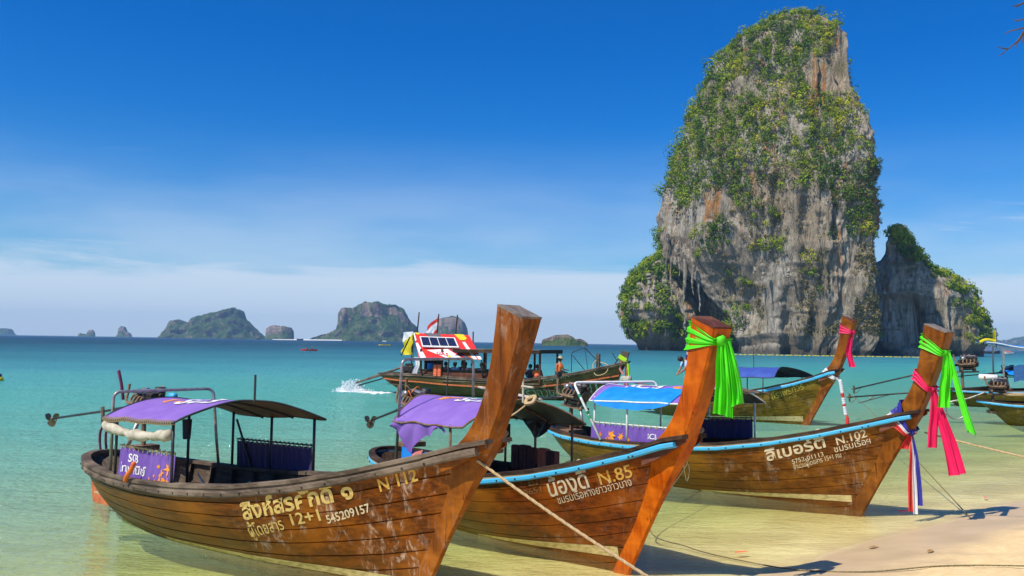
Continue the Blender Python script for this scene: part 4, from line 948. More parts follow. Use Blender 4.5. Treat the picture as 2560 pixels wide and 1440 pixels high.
def engine(root, x, z, k=1.0, y=0.0, shaft_to=(-1.55, 1.26), pivot=None, seed=0, tilt=0.12, yaw=0.0):
    """car engine on a swivel with its long propeller shaft"""
    g = random.Random(seed)
    e = empty('engine', (x, y, z)); e.parent = root; e.rotation_euler = (0, tilt, yaw)
    MB().box((0, 0, 0), (.52 * k, .26 * k, .26 * k), ch=.03 * k).box((0.03 * k, 0, .16 * k), (.46 * k, .19 * k, .10 * k), ch=.025 * k).box((-.02 * k, 0, -.17 * k), (.42 * k, .20 * k, .10 * k), ch=.03 * k).build('engine_block', M['iron'], e)
    MB().box((.03 * k, 0, .235 * k), (.44 * k, .14 * k, .05 * k), ch=.02 * k).build('rocker_cover', M['alu'], e)
    mb = MB()
    for i in range(4):
        xx = (-.16 + i * .11) * k
        mb.tube(smooth_path([(xx, -.12 * k, .10 * k), (xx, -.22 * k, .12 * k), (xx - .02 * k, -.26 * k, .03 * k), (-.05 * k, -.27 * k, -.03 * k)], 4), .022 * k, 7)
    mb.tube(smooth_path([(.2 * k, -.27 * k, -.02 * k), (-.1 * k, -.28 * k, -.03 * k), (-.34 * k, -.26 * k, .0), (-.42 * k, -.2 * k, .18 * k), (-.44 * k, -.18 * k, .3 * k)], 5), .026 * k, 8)
    mb.build('exhaust_manifold', M['rust'], e, True)
    MB().lathe([(-.09 * k, .02 * k), (-.085 * k, .10 * k), (.085 * k, .10 * k), (.09 * k, .02 * k)], (.12 * k, .15 * k, .22 * k), 'Z', 16).build('air_filter', M['rubber'], e, True)
    MB().lathe([(-.07 * k, .01 * k), (-.065 * k, .065 * k), (.065 * k, .065 * k), (.07 * k, .01 * k)], (-.14 * k, -.16 * k, .17 * k), 'X', 12).build('alternator', M['alu'], e, True)
    mb = MB().lathe([(0, .11 * k), (.02 * k, .12 * k), (.05 * k, .12 * k), (.06 * k, .10 * k)], (.27 * k, 0, .0), 'X', 18).lathe([(0, .05 * k), (.03 * k, .055 * k), (.05 * k, .05 * k)], (.28 * k, .08 * k, .17 * k), 'X', 12)
    mb.build('flywheel', M['iron'], e)
    for i in range(7):
        a, b = (g.uniform(-.25, .25) * k, g.choice((-.13, .13)) * k, g.uniform(-.05, .2) * k), (g.uniform(-.25, .3) * k, g.choice((-.16, .16)) * k, g.uniform(-.1, .25) * k)
        mid = ((a[0] + b[0]) / 2, (a[1] + b[1]) * .5 * 1.6, max(a[2], b[2]) + g.uniform(.02, .14) * k)
        MB().tube(smooth_path([a, mid, b], 6), .012 * k, 6).build('hose', M[g.choice(('rubber', 'rubber', 'orange_p', 'net', 'rust'))], e, True)
    mb = MB()
    for sx_ in (-1, 1):
        for yy in (-.11, .11):
            mb.box((sx_ * .2 * k, yy * k, -.20 * k), (.06 * k, .05 * k, .14 * k), ch=.008)
    mb.box((0, -.11 * k, -.28 * k), (.66 * k, .045 * k, .045 * k)).box((0, .11 * k, -.28 * k), (.66 * k, .045 * k, .045 * k)).build('engine_bed', M['rust'], e)
    # steering arm and shaft are long, so they hang on the boat itself
    d = Vector((shaft_to[0] - x, (shaft_to[2] if len(shaft_to) > 2 else 0) - y, shaft_to[1] - (z - .06))); p0 = Vector((x - .25 * k, y, z - .06)); p1 = p0 + d
    sh = MB().tube([p0, p0 + d * .30, p0 + d * .31, p1], [.038 * k, .038 * k, .027 * k, .024 * k], 10).build('drive_shaft', M['iron'], root, True)
    dn = d.normalized()
    mb = MB(); mb.lathe([(-.07 * k, .012 * k), (-.03 * k, .035 * k), (.05 * k, .035 * k), (.07 * k, .02 * k)], p1 + dn * .02, 'X', 10)
    for b in range(3):
        a = b * 2 * math.pi / 3 + .5; cc, ss = math.cos(a), math.sin(a); P = []
        for i in range(6):
            q = i / 5; r_ = (.03 + .14 * q) * k; wd = .075 * k * math.sin(math.pi * min(1, .18 + .8 * q)) ** .7
            for j in (-1, 0, 1):
                tx = j * wd * .55; tw = j * wd
                P.append((p1.x + tx, p1.y + cc * r_ - ss * tw, p1.z + ss * r_ + cc * tw))
        mb.add(P, [(i * 3 + j, i * 3 + j + 1, (i + 1) * 3 + j + 1, (i + 1) * 3 + j) for i in range(5) for j in (0, 1)])
    mb.build('propeller', M['bronze'], sh)
    mb = MB(); q = p1 - dn * .22 * k
    mb.tube(smooth_path([q + Vector((0, 0, -.02)), q + Vector((-.10 * k, 0, -.16 * k)), q + Vector((-.20 * k, 0, -.20 * k))], 5), .011 * k, 6)
    mb.build('shaft_skeg', M['rust'], sh, True)
    mb = MB().tube(smooth_path([(x - .15 * k, y, z - .3 * k), (x - .15 * k, y, z - .55 * k), (x - .13 * k, y, z - .80 * k)], 4), .045 * k, 9).box((x - .13 * k, y, z - .85 * k), (.30 * k, .5 * k, .10 * k), ch=.01)
    mb.build('engine_swivel', M['rust'], root)
    return e
def hoop(root, pts, mat, r=0.024, bands=None):
    o = MB().tube(pts, r, 9).build('engine_guard', mat, root, True)
    for b in (bands or []):
        i = b; a, c = Vector(pts[i]), Vector(pts[i + 1]); m_ = a.lerp(c, .5); d = (c - a).normalized() * .035
        MB().tube([m_ - d, m_ + d], r + .004, 9).build('tape_band', M['green_tape'], o)
    return o
def round_path(pts, r=0.12, n=5):
    """polyline with rounded corners"""
    pts = [Vector(p) for p in pts]; out = [pts[0]]
    for i in range(1, len(pts) - 1):
        a = pts[i] + (pts[i - 1] - pts[i]).normalized() * r; b = pts[i] + (pts[i + 1] - pts[i]).normalized() * r
        for k in range(n + 1):
            t = k / n; out.append((1 - t) ** 2 * a + 2 * t * (1 - t) * pts[i] + t * t * b)
    out.append(pts[-1]); return out

# ------------------------------------------------------------------ the three longtail boats drawn up on the beach
G_BEACH = 'longtail boats moored at the beach'
# --- N 112
b112 = empty('longtail_boat', (-7.120, 15.535, 0), math.atan2(-0.65508, 0.75556), 'brown wooden longtail boat numbered N 112 with plain weathered rail, nearest on the left', 'longtail boat', G_BEACH)
h = Hull(9.24, x0=0.30)
build_hull(h, b112, M['hull112'], planks=8, gap=0.010, rub='old', rubh=0.085, capw=0.13, stripe=(.40, -.02, .03, .03, .14))
stem(h, b112, M['stem112'], M['endgrain']); interior(h, b112)
letters(h, b112, 'สิงห์สรศักดิ์ ๑', 5.75, .57, 7.48, 1.02, .27, M['letter'], .030)
letters(h, b112, 'ผู้โดยสาร', 5.76, .345, 6.39, .53, .20, M['letter'], .006)
letters(h, b112, '12+1', 6.47, .58, 7.00, .71, .19, M['letter'], .018)
letters(h, b112, '545209157', 7.03, .665, 7.64, .87, .135, M['letter_w'], .016)
letters(h, b112, 'N 112', 7.80, 1.11, 8.30, 1.28, .19, M['letter_o'], .022)
skw = (.0, .45, .15, .72)
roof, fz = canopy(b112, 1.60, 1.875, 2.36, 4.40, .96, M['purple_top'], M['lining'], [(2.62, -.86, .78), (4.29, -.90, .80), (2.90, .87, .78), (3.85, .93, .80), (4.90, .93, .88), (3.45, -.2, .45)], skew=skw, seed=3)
print_on(fz, roof, [blob_star(2.9, -.18, .17, 5, 4), [(3.15, -.30), (3.42, -.26), (3.40, -.20), (3.16, -.22)]], M['print_o'])
print_text(fz, roof, 'SCB', 3.25, -.36, .52, M['print_w'], (1, .05), (.0, 1), .03)
MB().tube([(4.79, 0, 1.93), (4.79, 0, 2.30)], .016, 7).build('light_pole', M['post'], roof)
sheer112 = lambda X: h.pt((np.asarray(X) - .3) / 8.66, 0 * np.asarray(X))[2] + 0.03
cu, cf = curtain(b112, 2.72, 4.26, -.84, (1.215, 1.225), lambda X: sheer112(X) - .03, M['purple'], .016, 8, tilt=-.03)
ctext(cu, cf, 'SCB', 3.02, 1.03, .16, M['print_w'], .02); ctext(cu, cf, 'ไทยพาณิชย์', 2.80, .875, .155, M['print_w'], .012)
cstars(cu, cf, [(4.10, 1.02, .085), (3.98, .97, .05), (3.9, .92, .035), (4.02, .87, .05), (3.90, .85, .05), (3.82, .84, .03), (4.13, .87, .06), (3.74, .90, .028), (3.78, .99, .028), (3.86, 1.04, .03), (3.66, .86, .025)], M['print_o'])
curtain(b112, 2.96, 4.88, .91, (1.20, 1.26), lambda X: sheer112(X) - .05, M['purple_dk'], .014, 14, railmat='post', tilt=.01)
MB().tube([(2.95, .90, 1.52), (3.55, .88, .62)], .018, 7).build('canopy_brace', M['post'], b112)
MB().tube([(4.25, -.5, .95), (4.6, -.38, .55), (4.8, -.3, .42)], .013, 6).build('canopy_brace', M['steel'], b112)
roll = MB(); n = 15
roll.tube([(2.42 + 1.85 * i / (n - 1), -.90 - .035, 1.515 - .075 * math.sin(math.pi * i / (n - 1)) - .025 * math.sin(i * 1.3) ** 2) for i in range(n)], [.045 + .035 * abs(math.sin(i * .55 + .6)) for i in range(n)], 10)
tag(roll.build('rolled_awning', M['canvas_w'], None, True), 'dirty white rolled side awning tied under the purple canopy of the N 112 boat', 'awning roll')
bpy.data.objects['rolled_awning'].matrix_world = Matrix.Translation(b112.location) @ Matrix.Rotation(b112.rotation_euler[2], 4, 'Z')
hoop(b112, round_path([(2.22, -.74, .80), (2.22, -.74, 1.97), (2.50, .74, 1.99), (2.62, .74, 1.30), (2.62, .8, .82)]), M['steel'])
engine(b112, 1.62, 1.74, .85, 0.12, (-1.50, 1.27), seed=1, tilt=.10)
MB().tube(smooth_path([(.80, .1, 1.75), (.82, .05, 2.0), (.80, 0, 2.24)], 6), .028, 8).build('exhaust_pipe', M['plum'], b112, True)
for dy in (0, .1):
    MB().tube(smooth_path([(.62, -.05 + dy, 1.36), (.44, -.08 + dy, 1.24), (.36, -.06 + dy, 1.06), (.38, -.05 + dy, .90)], 6), .022, 8).build('cooling_hose', M['plum'], b112, True)
MB().tube([(.55, -.1, 1.28), (.50, -.1, 1.62)], .032, 8).build('steering_post', M['old'], b112, True)
MB().tube([(1.05, .0, .80), (1.35, .1, 1.42)], .035, 8).build('engine_prop', M['steel'], b112, True)
MB().lathe([(0, .02), (.01, .055), (.16, .055), (.18, .03)], (1.95, .30, 1.86), 'X', 10).build('fuel_filter', M['blue'], b112, True)
rd = MB(); rd.add([(.35, -.02, .62), (.72, -.02, .10), (.60, -.02, -.30), (.12, -.02, -.05), (.02, -.02, .35), (.35, .03, .62), (.72, .03, .10), (.60, .03, -.30), (.12, .03, -.05), (.02, .03, .35)], [(0, 1, 2, 3, 4), (9, 8, 7, 6, 5)] + [(i, i + 5, (i + 1) % 5 + 5, (i + 1) % 5) for i in range(5)])
fix_normals(rd.build('skeg', M['orange_o'], b112))
def world_of(b, x, y, z):
    c, s = math.cos(b.rotation_euler[2]), math.sin(b.rotation_euler[2]); return Vector((b.location.x + c * x - s * y, b.location.y + s * x + c * y, b.location.z + z))
def place(o, b):
    """set a loose thing, modelled in the boat's coordinates, down where the boat stands"""
    o.location = b.location; o.rotation_euler = b.rotation_euler; return o
fe = MB().tube(smooth_path([(3.40, -.97, 1.07), (3.36, -.99, .96), (3.26, -1.0, .86), (3.22, -1.0, .78)], 5), [.016] + [.034] * 14 + [.02], 9).build('fender', M['orange_p'], None, True)
place(tag(fe, 'orange sausage fender hanging over the purple curtain of the N 112 boat', 'fender'), b112)
fl = MB().lathe([(-.12, .015), (-.10, .07), (-.03, .085), (.04, .06), (.09, .025), (.16, .022)], (4.35, .25, .62), 'Z', 14)
place(tag(fl.build('glass_float', M['glass_g'], None, True), 'pale green bottle-shaped float hanging inside the N 112 boat', 'float'), b112)
hk = MB(); g = random.Random(3)
for i in range(26):
    a = g.uniform(0, 6.28); x, y = 4.75 + g.uniform(-.22, .22), .45 + g.uniform(-.2, .2)
    hk.tube(smooth_path([(x, y, .40), (x + .12 * math.cos(a), y + .12 * math.sin(a), .52 + g.uniform(0, .12)), (x + .26 * math.cos(a), y + .26 * math.sin(a), .42 + g.uniform(0, .1))], 3), .012, 5)
place(tag(hk.build('dry_fronds', M['husk'], None), 'heap of dry tan palm fronds on the floor of the N 112 boat', 'palm fronds'), b112)
ln = MB().lathe([(0, .055), (.28, .07)], (3.40, -.2, 1.33), 'Z', 10)
place(tag(ln.build('cloth_bag', M['navy'], None), 'dark bag hanging under the purple canopy of the N 112 boat', 'bag'), b112)

# --- N.85
b85 = empty('longtail_boat', (-2.4966, 16.9845, 0), math.atan2(-0.81203, 0.58361), 'orange-brown longtail boat numbered N.85 with bright blue rail and orange prow', 'longtail boat', G_BEACH)
h85 = Hull(7.92, tip=1.72, x0=0.35)
build_hull(h85, b85, M['hull85'], planks=8, gap=0.005, rub='blue', rubh=0.068, stripe=(.55, -.01, .12, .02, .26))
stem(h85, b85, M['stem85'], M['red_wood']); interior(h85, b85, 'dark')
letters(h85, b85, 'น้องดี้', 5.91, .79, 6.54, 1.0, .30, M['letter_w'], .014)
letters(h85, b85, 'N.85', 6.66, 1.03, 7.13, 1.19, .22, M['letter_o'], .012)
letters(h85, b85, 'ชมรมเรือหางยาวอ่าวนาง', 6.02, .71, 7.09, 1.075, .14, M['letter_w'], -.002)
letters(h85, b85, '852', 5.62, .90, 5.79, .95, .12, M['letter_faint'], .0)
letters(h85, b85, '0651', 5.52, .76, 5.85, .86, .11, M['letter_faint'], .0)
letters(h85, b85, 'เรือโดยสาร', 4.85, .81, 5.42, .93, .10, M['letter_faint'], .0)
roof, fz = canopy(b85, 1.52, 1.88, 2.40, 4.45, .95, M['purple_top'], M['grey_tarp'], [(2.55, -.82, .78), (4.05, -.90, .82), (2.95, .87, .8), (3.70, .92, .82), (4.62, .92, .9)], skew=(-.7, -.1, .1, .45), seed=8, lash=False, pmat='rust')
print_on(fz, roof, [blob_star(2.75, -.22, .14, 5, 9), [(2.85, -.2), (3.15, .02), (3.12, .08), (2.82, -.1)]], M['print_o'])
print_text(fz, roof, 'SCB', 3.15, -.30, .45, M['print_w'], (1, .05), (0, 1), .03)
# loose folds of the awning hanging off the starboard edge
dp = []
for i in range(26):
    u = i / 25; x = 2.35 + 1.55 * u; row = []
    for j in range(9):
        v = j / 8; d = (.34 * math.exp(-((u - .42) / .22) ** 2) + .10 + .05 * math.sin(u * 19)) * v
        row.append((x + .06 * math.sin(v * 3 + u * 6), -.93 - .05 * math.sin(u * 23 + v * 2) * v - .02, 1.54 + .02 * u - d + .03 * math.sin(u * 31) * v))
    dp.append(row)
grid_mesh('loose_awning', dp, M['purple_top'], roof)
dp = [[(3.35 + 1.15 * i / 14, .93 + .04 * math.sin(j * 1.2 + i), 1.62 + .03 * i / 14 - (.30 * math.sin(math.pi * min(1, i / 9.0)) ** .8 + .05) * j / 5) for j in range(6)] for i in range(15)]
grid_mesh('rolled_side', dp, M['dk_tarp'], roof)
hoop(b85, round_path([(2.36, -.86, .85), (2.49, -.86, 2.50), (1.95, .86, 2.50), (1.97, .86, 1.5)]), M['steel'])
MB().tube([(2.50, -.02, 1.86), (2.52, 0, 2.50)], .012, 6).build('light_pole', M['post'], roof)
cr = MB().tube([(4.60, 0, 1.92), (4.59, 0, 2.42)], .017, 7).tube([(4.45, -.0, 2.16), (4.85, .0, 2.15)], .017, 7).build('mast_cross', M['canvas_w'], roof)
engine(b85, 1.45, 1.72, .85, .0, (-.05, 1.27), seed=2, tilt=.10)
MB().tube(smooth_path([(1.15, .0, 1.75), (1.10, 0, 1.98), (1.12, 0, 2.14)], 6), .026, 8).build('exhaust_pipe', M['rust'], b85, True)
MB().tube([(4.45, -.75, 1.10), (4.45, -.75, 1.55)], .05, 9).build('timber_prop', M['old'], b85, True)
MB().tube([(2.30, .75, 2.02), (4.9, .1, 1.98)], .022, 7).build('bamboo_pole', M['canvas_w'], roof)
kn = MB().tube(smooth_path([(4.74, -.05, 1.98), (4.82, .05, 2.02), (4.86, -.02, 1.94), (4.78, -.08, 1.92), (4.74, -.03, 1.98)], 5), .030, 7).tube(smooth_path([(4.8, -.05, 1.93), (4.6, -.25, 1.72), (4.35, -.5, 1.60)], 5), .012, 6)
place(tag(kn.build('rope_knot', M['rope'], None), 'knotted tan rope on the canopy crown of the N.85 boat', 'rope'), b85)
dp = [[(2.62 + .85 * i / 12, -.90 + .02 * math.sin(i * 1.7) - .02 * j / 4, 1.13 - .02 * math.sin(math.pi * i / 12) - .33 * j / 4) for j in range(5)] for i in range(13)]
place(tag(grid_mesh('blue_tarpaulin', dp, M['bl_tarp']), 'bright blue tarpaulin hung along the stern rail of the N.85 boat', 'tarpaulin'), b85)
dp = []
for i in range(12):
    u = i / 11; dp.append([(3.05 + .40 * u + .04 * math.sin(5 * v_ + 3 * u), -.96 - .07 * math.sin(math.pi * u) * v_ - .05 * math.sin(9 * u), 1.20 - .25 * abs(u - .62) * 1.4 - (.36 - .12 * u) * v_ + .03 * math.sin(7 * u + 4 * v_)) for v_ in [j / 7 for j in range(8)]])
place(tag(grid_mesh('pink_towel', dp, M['salmon']), 'crumpled salmon pink towel thrown over the stern rail of the N.85 boat', 'towel'), b85)
# foam vests hung along the port rail
VX = [3.30, 3.52, 3.74, 4.02, 4.24]
for i, x in enumerate(VX):
    mb = MB(); w = .10; dz = .02 * (i % 2)
    for j, xx in enumerate((-.052, .052)): mb.box((x + xx, .84, .93 + dz), (.095, .07, .40), ch=.018)
    mb.box((x, .885, .98 + dz), (.20, .04, .30), ch=.012)
    o = mb.build('life_vest', M['vest'] if i == 3 else M['maroon'], None)
    lab = ['maroon foam life vest nearest the stern on the inner rail of the N.85 boat', 'maroon foam life vest hanging second from the stern inside the N.85 boat', 'maroon foam life vest hanging at the middle of the row inside the N.85 boat', 'faded orange foam life vest hanging inside the N.85 boat', 'maroon foam life vest nearest the prow on the inner rail of the N.85 boat'][i]
    place(tag(o, lab, 'life vest', 'life vests hung along the rail of the blue-railed boat'), b85)
bg_ = MB().lathe([(0, .05), (.03, .16), (.14, .19), (.24, .12), (.30, .04)], (4.95, .35, .52), 'Z', 12).build('plastic_bag', M['bag'], None, True)
place(tag(bg_, 'bluish grey plastic bag on the floor of the N.85 boat', 'bag'), b85)
dp = [[(2.85 + .22 * i / 5, .90 + .02 * math.sin(i), 1.45 - (.30 + .04 * math.sin(i * 2)) * j / 4) for j in range(5)] for i in range(6)]
place(tag(grid_mesh('hanging_cloth', dp, M['maroon']), 'dark red cloth hanging from a canopy post of the N.85 boat', 'cloth'), b85)

# --- N.102
b102 = empty('longtail_boat', (0.9939, 21.3754, 0), math.atan2(-0.75008, 0.66134), 'brown longtail boat numbered N.102 with pale blue rail and tricolour sash on its prow', 'longtail boat', G_BEACH)
h102 = Hull(8.71, tip=1.76)
build_hull(h102, b102, M['hull102'], planks=8, gap=0.005, rub='blue', rubh=0.068, stripe=(.55, -.01, .14, .02, .26))
stem(h102, b102, M['stem102'], M['endgrain']); interior(h102, b102, 'old')
letters(h102, b102, 'ลิเบอร์ตี้', 6.17, .73, 7.22, 1.08, .27, M['letter_w'], .022)
letters(h102, b102, 'N.102', 7.37, 1.11, 7.87, 1.30, .185, M['letter_w'], .014)
letters(h102, b102, '5752-01113', 6.60, .72, 7.15, .91, .105, M['letter_w'], .010)
letters(h102, b102, 'จำนวนผู้โดยสาร 15+1 คน', 6.61, .62, 7.43, .915, .12, M['letter_w'], .004)
letters(h102, b102, 'ชมรมเรือฯ', 7.32, .98, 7.92, 1.19, .15, M['letter_w'], .004)
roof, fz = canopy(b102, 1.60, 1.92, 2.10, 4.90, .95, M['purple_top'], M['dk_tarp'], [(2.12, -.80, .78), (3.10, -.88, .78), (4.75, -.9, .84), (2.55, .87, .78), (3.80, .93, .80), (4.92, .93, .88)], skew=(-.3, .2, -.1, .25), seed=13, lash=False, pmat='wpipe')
print_text(fz, roof, 'SCB', 2.55, -.40, .55, M['print_w'], (1, .04), (0, 1), .03)
print_on(fz, roof, [blob_star(3.9, -.3, .15, 5, 12)], M['print_o'])
dp = [[(2.22 + 2.05 * i / 24, -.40 - .545 * min(1, j / 5.0) - .012 * max(0, j - 5), float(fz(np.array([2.22 + 2.05 * i / 24]), np.array([-.40 - .545 * min(1, j / 5.0)]))[0]) + .03 + .008 * math.sin(i * 1.1 + j) - max(0, j - 5.0) * .05 * (.25 + math.sin(math.pi * i / 24) ** .6)) for j in range(9)] for i in range(25)]
grid_mesh('blue_tarpaulin', dp, M['bl_tarp'], roof)
sheer102 = lambda X: h102.pt(np.asarray(X) / 8.43, 0 * np.asarray(X))[2]
cu, cf = curtain(b102, 2.08, 4.55, -.85, (1.12, 1.16), lambda X: sheer102(X) - .01, M['purple'], .022, 12, railmat='wpipe', tilt=-.02)
ctext(cu, cf, 'SCB', 3.62, .92, .15, M['print_w'], .02)
cstars(cu, cf, [(2.36, .90, .07), (2.66, .89, .12), (2.92, .90, .075), (3.12, .85, .05), (2.52, .82, .04)], M['print_o'])
curtain(b102, 3.35, 4.88, .90, (1.22, 1.33), lambda X: sheer102(X) - .04, M['purple_dk'], .02, 9, railmat='post', tilt=.01)
hoop(b102, round_path([(2.42, -.93, .80), (1.58, -.90, 1.95), (2.38, .9, 1.97), (2.52, .9, 1.45)]), M['wpipe'], .028, [0, 0])
MB().tube([(2.12, -.925, 1.21), (2.07, -.923, 1.27)], .033, 9).build('tape_band', M['green_tape'], b102); MB().tube([(1.80, -.912, 1.64), (1.76, -.910, 1.70)], .033, 9).build('tape_band', M['green_tape'], b102)
engine(b102, .78, 1.62, 1.0, .0, (-1.3, 1.36), seed=5, tilt=.12)
MB().tube([(1.15, -.15, .95), (.95, -.05, 1.40)], .035, 8).build('engine_prop', M['steel'], b102, True)
g = random.Random(9)
for i in range(6):
    y0 = -.25 + i * .16; st_ = MB().tube([(4.2 + .2 * g.random(), y0, 1.90 - .05 * abs(y0)), (4.75, y0 + .1, 1.96 - .04 * abs(y0)), (5.25 + .25 * g.random(), y0 + .32, 1.90 - .08 * abs(y0))], [.020, .022, .012], 6).build('bamboo_stick', M['old'], None)
    lab = ['bamboo stick nearest the viewer in the bundle on the N.102 canopy', 'second bamboo stick from the viewer in the bundle on the N.102 canopy', 'third bamboo stick in the bundle on the N.102 canopy', 'fourth bamboo stick in the bundle on the N.102 canopy', 'fifth bamboo stick in the bundle on the N.102 canopy', 'bamboo stick farthest from the viewer in the bundle on the N.102 canopy'][i]
    place(tag(st_, lab, 'stick', 'bamboo sticks lying on the awning'), b102)
o = MB().lathe([(0, .05), (.02, .065), (.22, .05), (.28, .03)], (4.42, -.35, 1.38), 'Z', 9).build('cloth_bag', M['navy_top'], None)
place(tag(o, 'small dark blue bag hanging under the N.102 canopy', 'bag'), b102)
o = MB().box((2.42, .55, 1.48), (.22, .10, .22), ch=.03).build('cloth_bag', M['maroon'], None)
place(tag(o, 'dark red bag hanging under the stern corner of the N.102 canopy', 'bag'), b102)
# ------------------------------------------------------------------ people
def skin_mesh(name, pts, edges, radii, mat, parent, root=0, sub=1):
    me = bpy.data.meshes.new(name); me.from_pydata([tuple(p) for p in pts], edges, []); o = bpy.data.objects.new(name, me); col.objects.link(o)
    sk_ = o.modifiers.new('s', 'SKIN'); ss = o.modifiers.new('u', 'SUBSURF'); ss.levels = sub; ss.render_levels = sub
    sv = me.skin_vertices[0].data
    for i, r_ in enumerate(radii):
        sv[i].radius = r_ if isinstance(r_, tuple) else (r_, r_)
    sv[root].use_root = True
    bpy.context.view_layer.update()
    nm = bpy.data.meshes.new_from_object(o.evaluated_get(bpy.context.evaluated_depsgraph_get()))
    bpy.data.objects.remove(o); bpy.data.meshes.remove(me)
    nm.name = name; nm.materials.clear(); nm.materials.append(mat)
    nm.polygons.foreach_set('use_smooth', [True] * len(nm.polygons))
    o = bpy.data.objects.new(name, nm); col.objects.link(o); o.parent = parent; return o
def person(label, J, loc, rz, shirt, trousers, skin='skin', hair='hair', hat=None, group=None, vest=None, full=True):
    """J: joints in metres, facing +x; one continuous body, clothes and hair as children"""
    r = empty('person', loc, rz, label, 'person', group)
    pts, ed, rad, ix = [], [], [], {}
    def add(n, p, ra): ix[n] = len(pts); pts.append(Vector(p)); rad.append(ra)
    def ln(*ns):
        for a, b in zip(ns, ns[1:]): ed.append((ix[a], ix[b]))
    V3 = {k: Vector(v) for k, v in J.items()}
    hd, nk = V3['head'], V3['neck']; upv = (hd - nk).normalized(); fw = Vector(J.get('face', (1, 0, 0))).normalized()
    add('pelvis', V3['pelvis'], (.125, .105)); add('waist', V3['pelvis'].lerp(V3['chest'], .5), (.12, .10)); add('chest', V3['chest'], (.15, .115)); add('neck', nk, .058)
    add('jaw', hd - upv * .055 + fw * .012, (.072, .070)); add('head', hd + upv * .03, (.086, .094)); add('crown', hd + upv * .10, (.062, .068)); add('nose', hd - upv * .01 + fw * .108, .013)
    ln('pelvis', 'waist', 'chest', 'neck', 'jaw', 'head', 'crown'); ln('head', 'nose')
    for s in 'LR':
        for n, ra in (('sh', .062), ('el', .044), ('wr', .032)): add(n + s, V3[n + s], ra)
        ln('chest', 'sh' + s, 'el' + s, 'wr' + s)
        d = (V3['wr' + s] - V3['el' + s]).normalized(); sd = d.cross(Vector((0, 0, 1))); sd = sd.normalized() if sd.length > .1 else Vector((0, 1, 0)); nn = sd.cross(d)
        add('pm' + s, V3['wr' + s] + d * .06, (.036, .024)); ln('wr' + s, 'pm' + s)
        for k, (o_, l_) in enumerate(((-.028, .055), (-.010, .068), (.008, .064), (.026, .050))):
            a = V3['wr' + s] + d * .095 + sd * o_
            add('f%d' % k + s, a, .0095); add('g%d' % k + s, a + d * l_ * .7 - nn * l_ * .5, .008); ln('pm' + s, 'f%d' % k + s, 'g%d' % k + s)
        add('th' + s, V3['wr' + s] + d * .05 - sd * .045, .011); ln('pm' + s, 'th' + s)
        if full:
            for n, ra in (('hip', .088), ('kn', .060), ('an', .040), ('to', .034)): add(n + s, V3[n + s], ra)
            ln('pelvis', 'hip' + s, 'kn' + s, 'an' + s, 'to' + s)
    skin_mesh('body', pts, ed, rad, M[skin], r)
    p, e, ra = [V3['pelvis'] - (V3['chest'] - V3['pelvis']) * .12, V3['pelvis'].lerp(V3['chest'], .5), V3['chest'], V3['chest'].lerp(nk, .55)], [(0, 1), (1, 2), (2, 3)], [(.152, .130), (.148, .125), (.178, .138), (.095, .085)]
    for s in 'LR':
        i = len(p); p += [V3['sh' + s], V3['sh' + s].lerp(V3['el' + s], .75)]; e += [(2, i), (i, i + 1)]; ra += [.088, .070]
    skin_mesh('shirt', p, e, ra, M[shirt], r)
    if full:
        p, e, ra = [V3['pelvis']], [], [(.140, .122)]
        for s in 'LR':
            i = len(p); p += [V3['hip' + s], V3['kn' + s], V3['an' + s].lerp(V3['kn' + s], .08)]; e += [(0, i), (i, i + 1), (i + 1, i + 2)]; ra += [.103, .076, .060]
        skin_mesh('trousers', p, e, ra, M[trousers], r)
    q = upv.to_track_quat('Z', 'X')
    def headpiece(name, prof, mat, back=.012, n=16):
        mb = MB().lathe(prof, (0, 0, 0), 'Z', n); c = hd - fw * back
        mb.v = [tuple(q @ Vector(v) + c) for v in mb.v]; return mb.build(name, mat, r, True)
    headpiece('hair', [(-.06, .05), (-.05, .088), (.03, .104), (.09, .092), (.13, .06), (.142, .015)], M[hair], .022)
    if hat == 'brim': headpiece('hat', [(.045, .205), (.05, .21), (.062, .115), (.12, .105), (.165, .085), (.18, .03)], M['khaki'], .01, 18)
    if hat == 'cap': headpiece('hat', [(.05, .108), (.10, .104), (.145, .07), (.16, .02)], M['khaki'], .01, 16)
    if vest: 
        c, pv = V3['chest'], V3['pelvis']; ax = (c - pv)
        p = [pv + ax * .25, pv + ax * .7, c + ax * .05]; skin_mesh('life_vest', p, [(0, 1), (1, 2)], [(.19, .165), (.20, .17), (.165, .14)], M['vest'], r)
    return r
SIT = dict(pelvis=(0, 0, .10), chest=(.02, 0, .46), neck=(.03, 0, .62), head=(.05, 0, .75), shL=(.02, .19, .54), shR=(.02, -.19, .54), elL=(.10, .25, .28), elR=(.10, -.25, .28),
           wrL=(.32, .17, .22), wrR=(.32, -.17, .22), hipL=(.02, .10, .09), hipR=(.02, -.10, .09), knL=(.44, .14, .12), knR=(.44, -.14, .12), anL=(.46, .14, -.30), anR=(.46, -.14, -.30), toL=(.60, .15, -.35), toR=(.60, -.15, -.35))

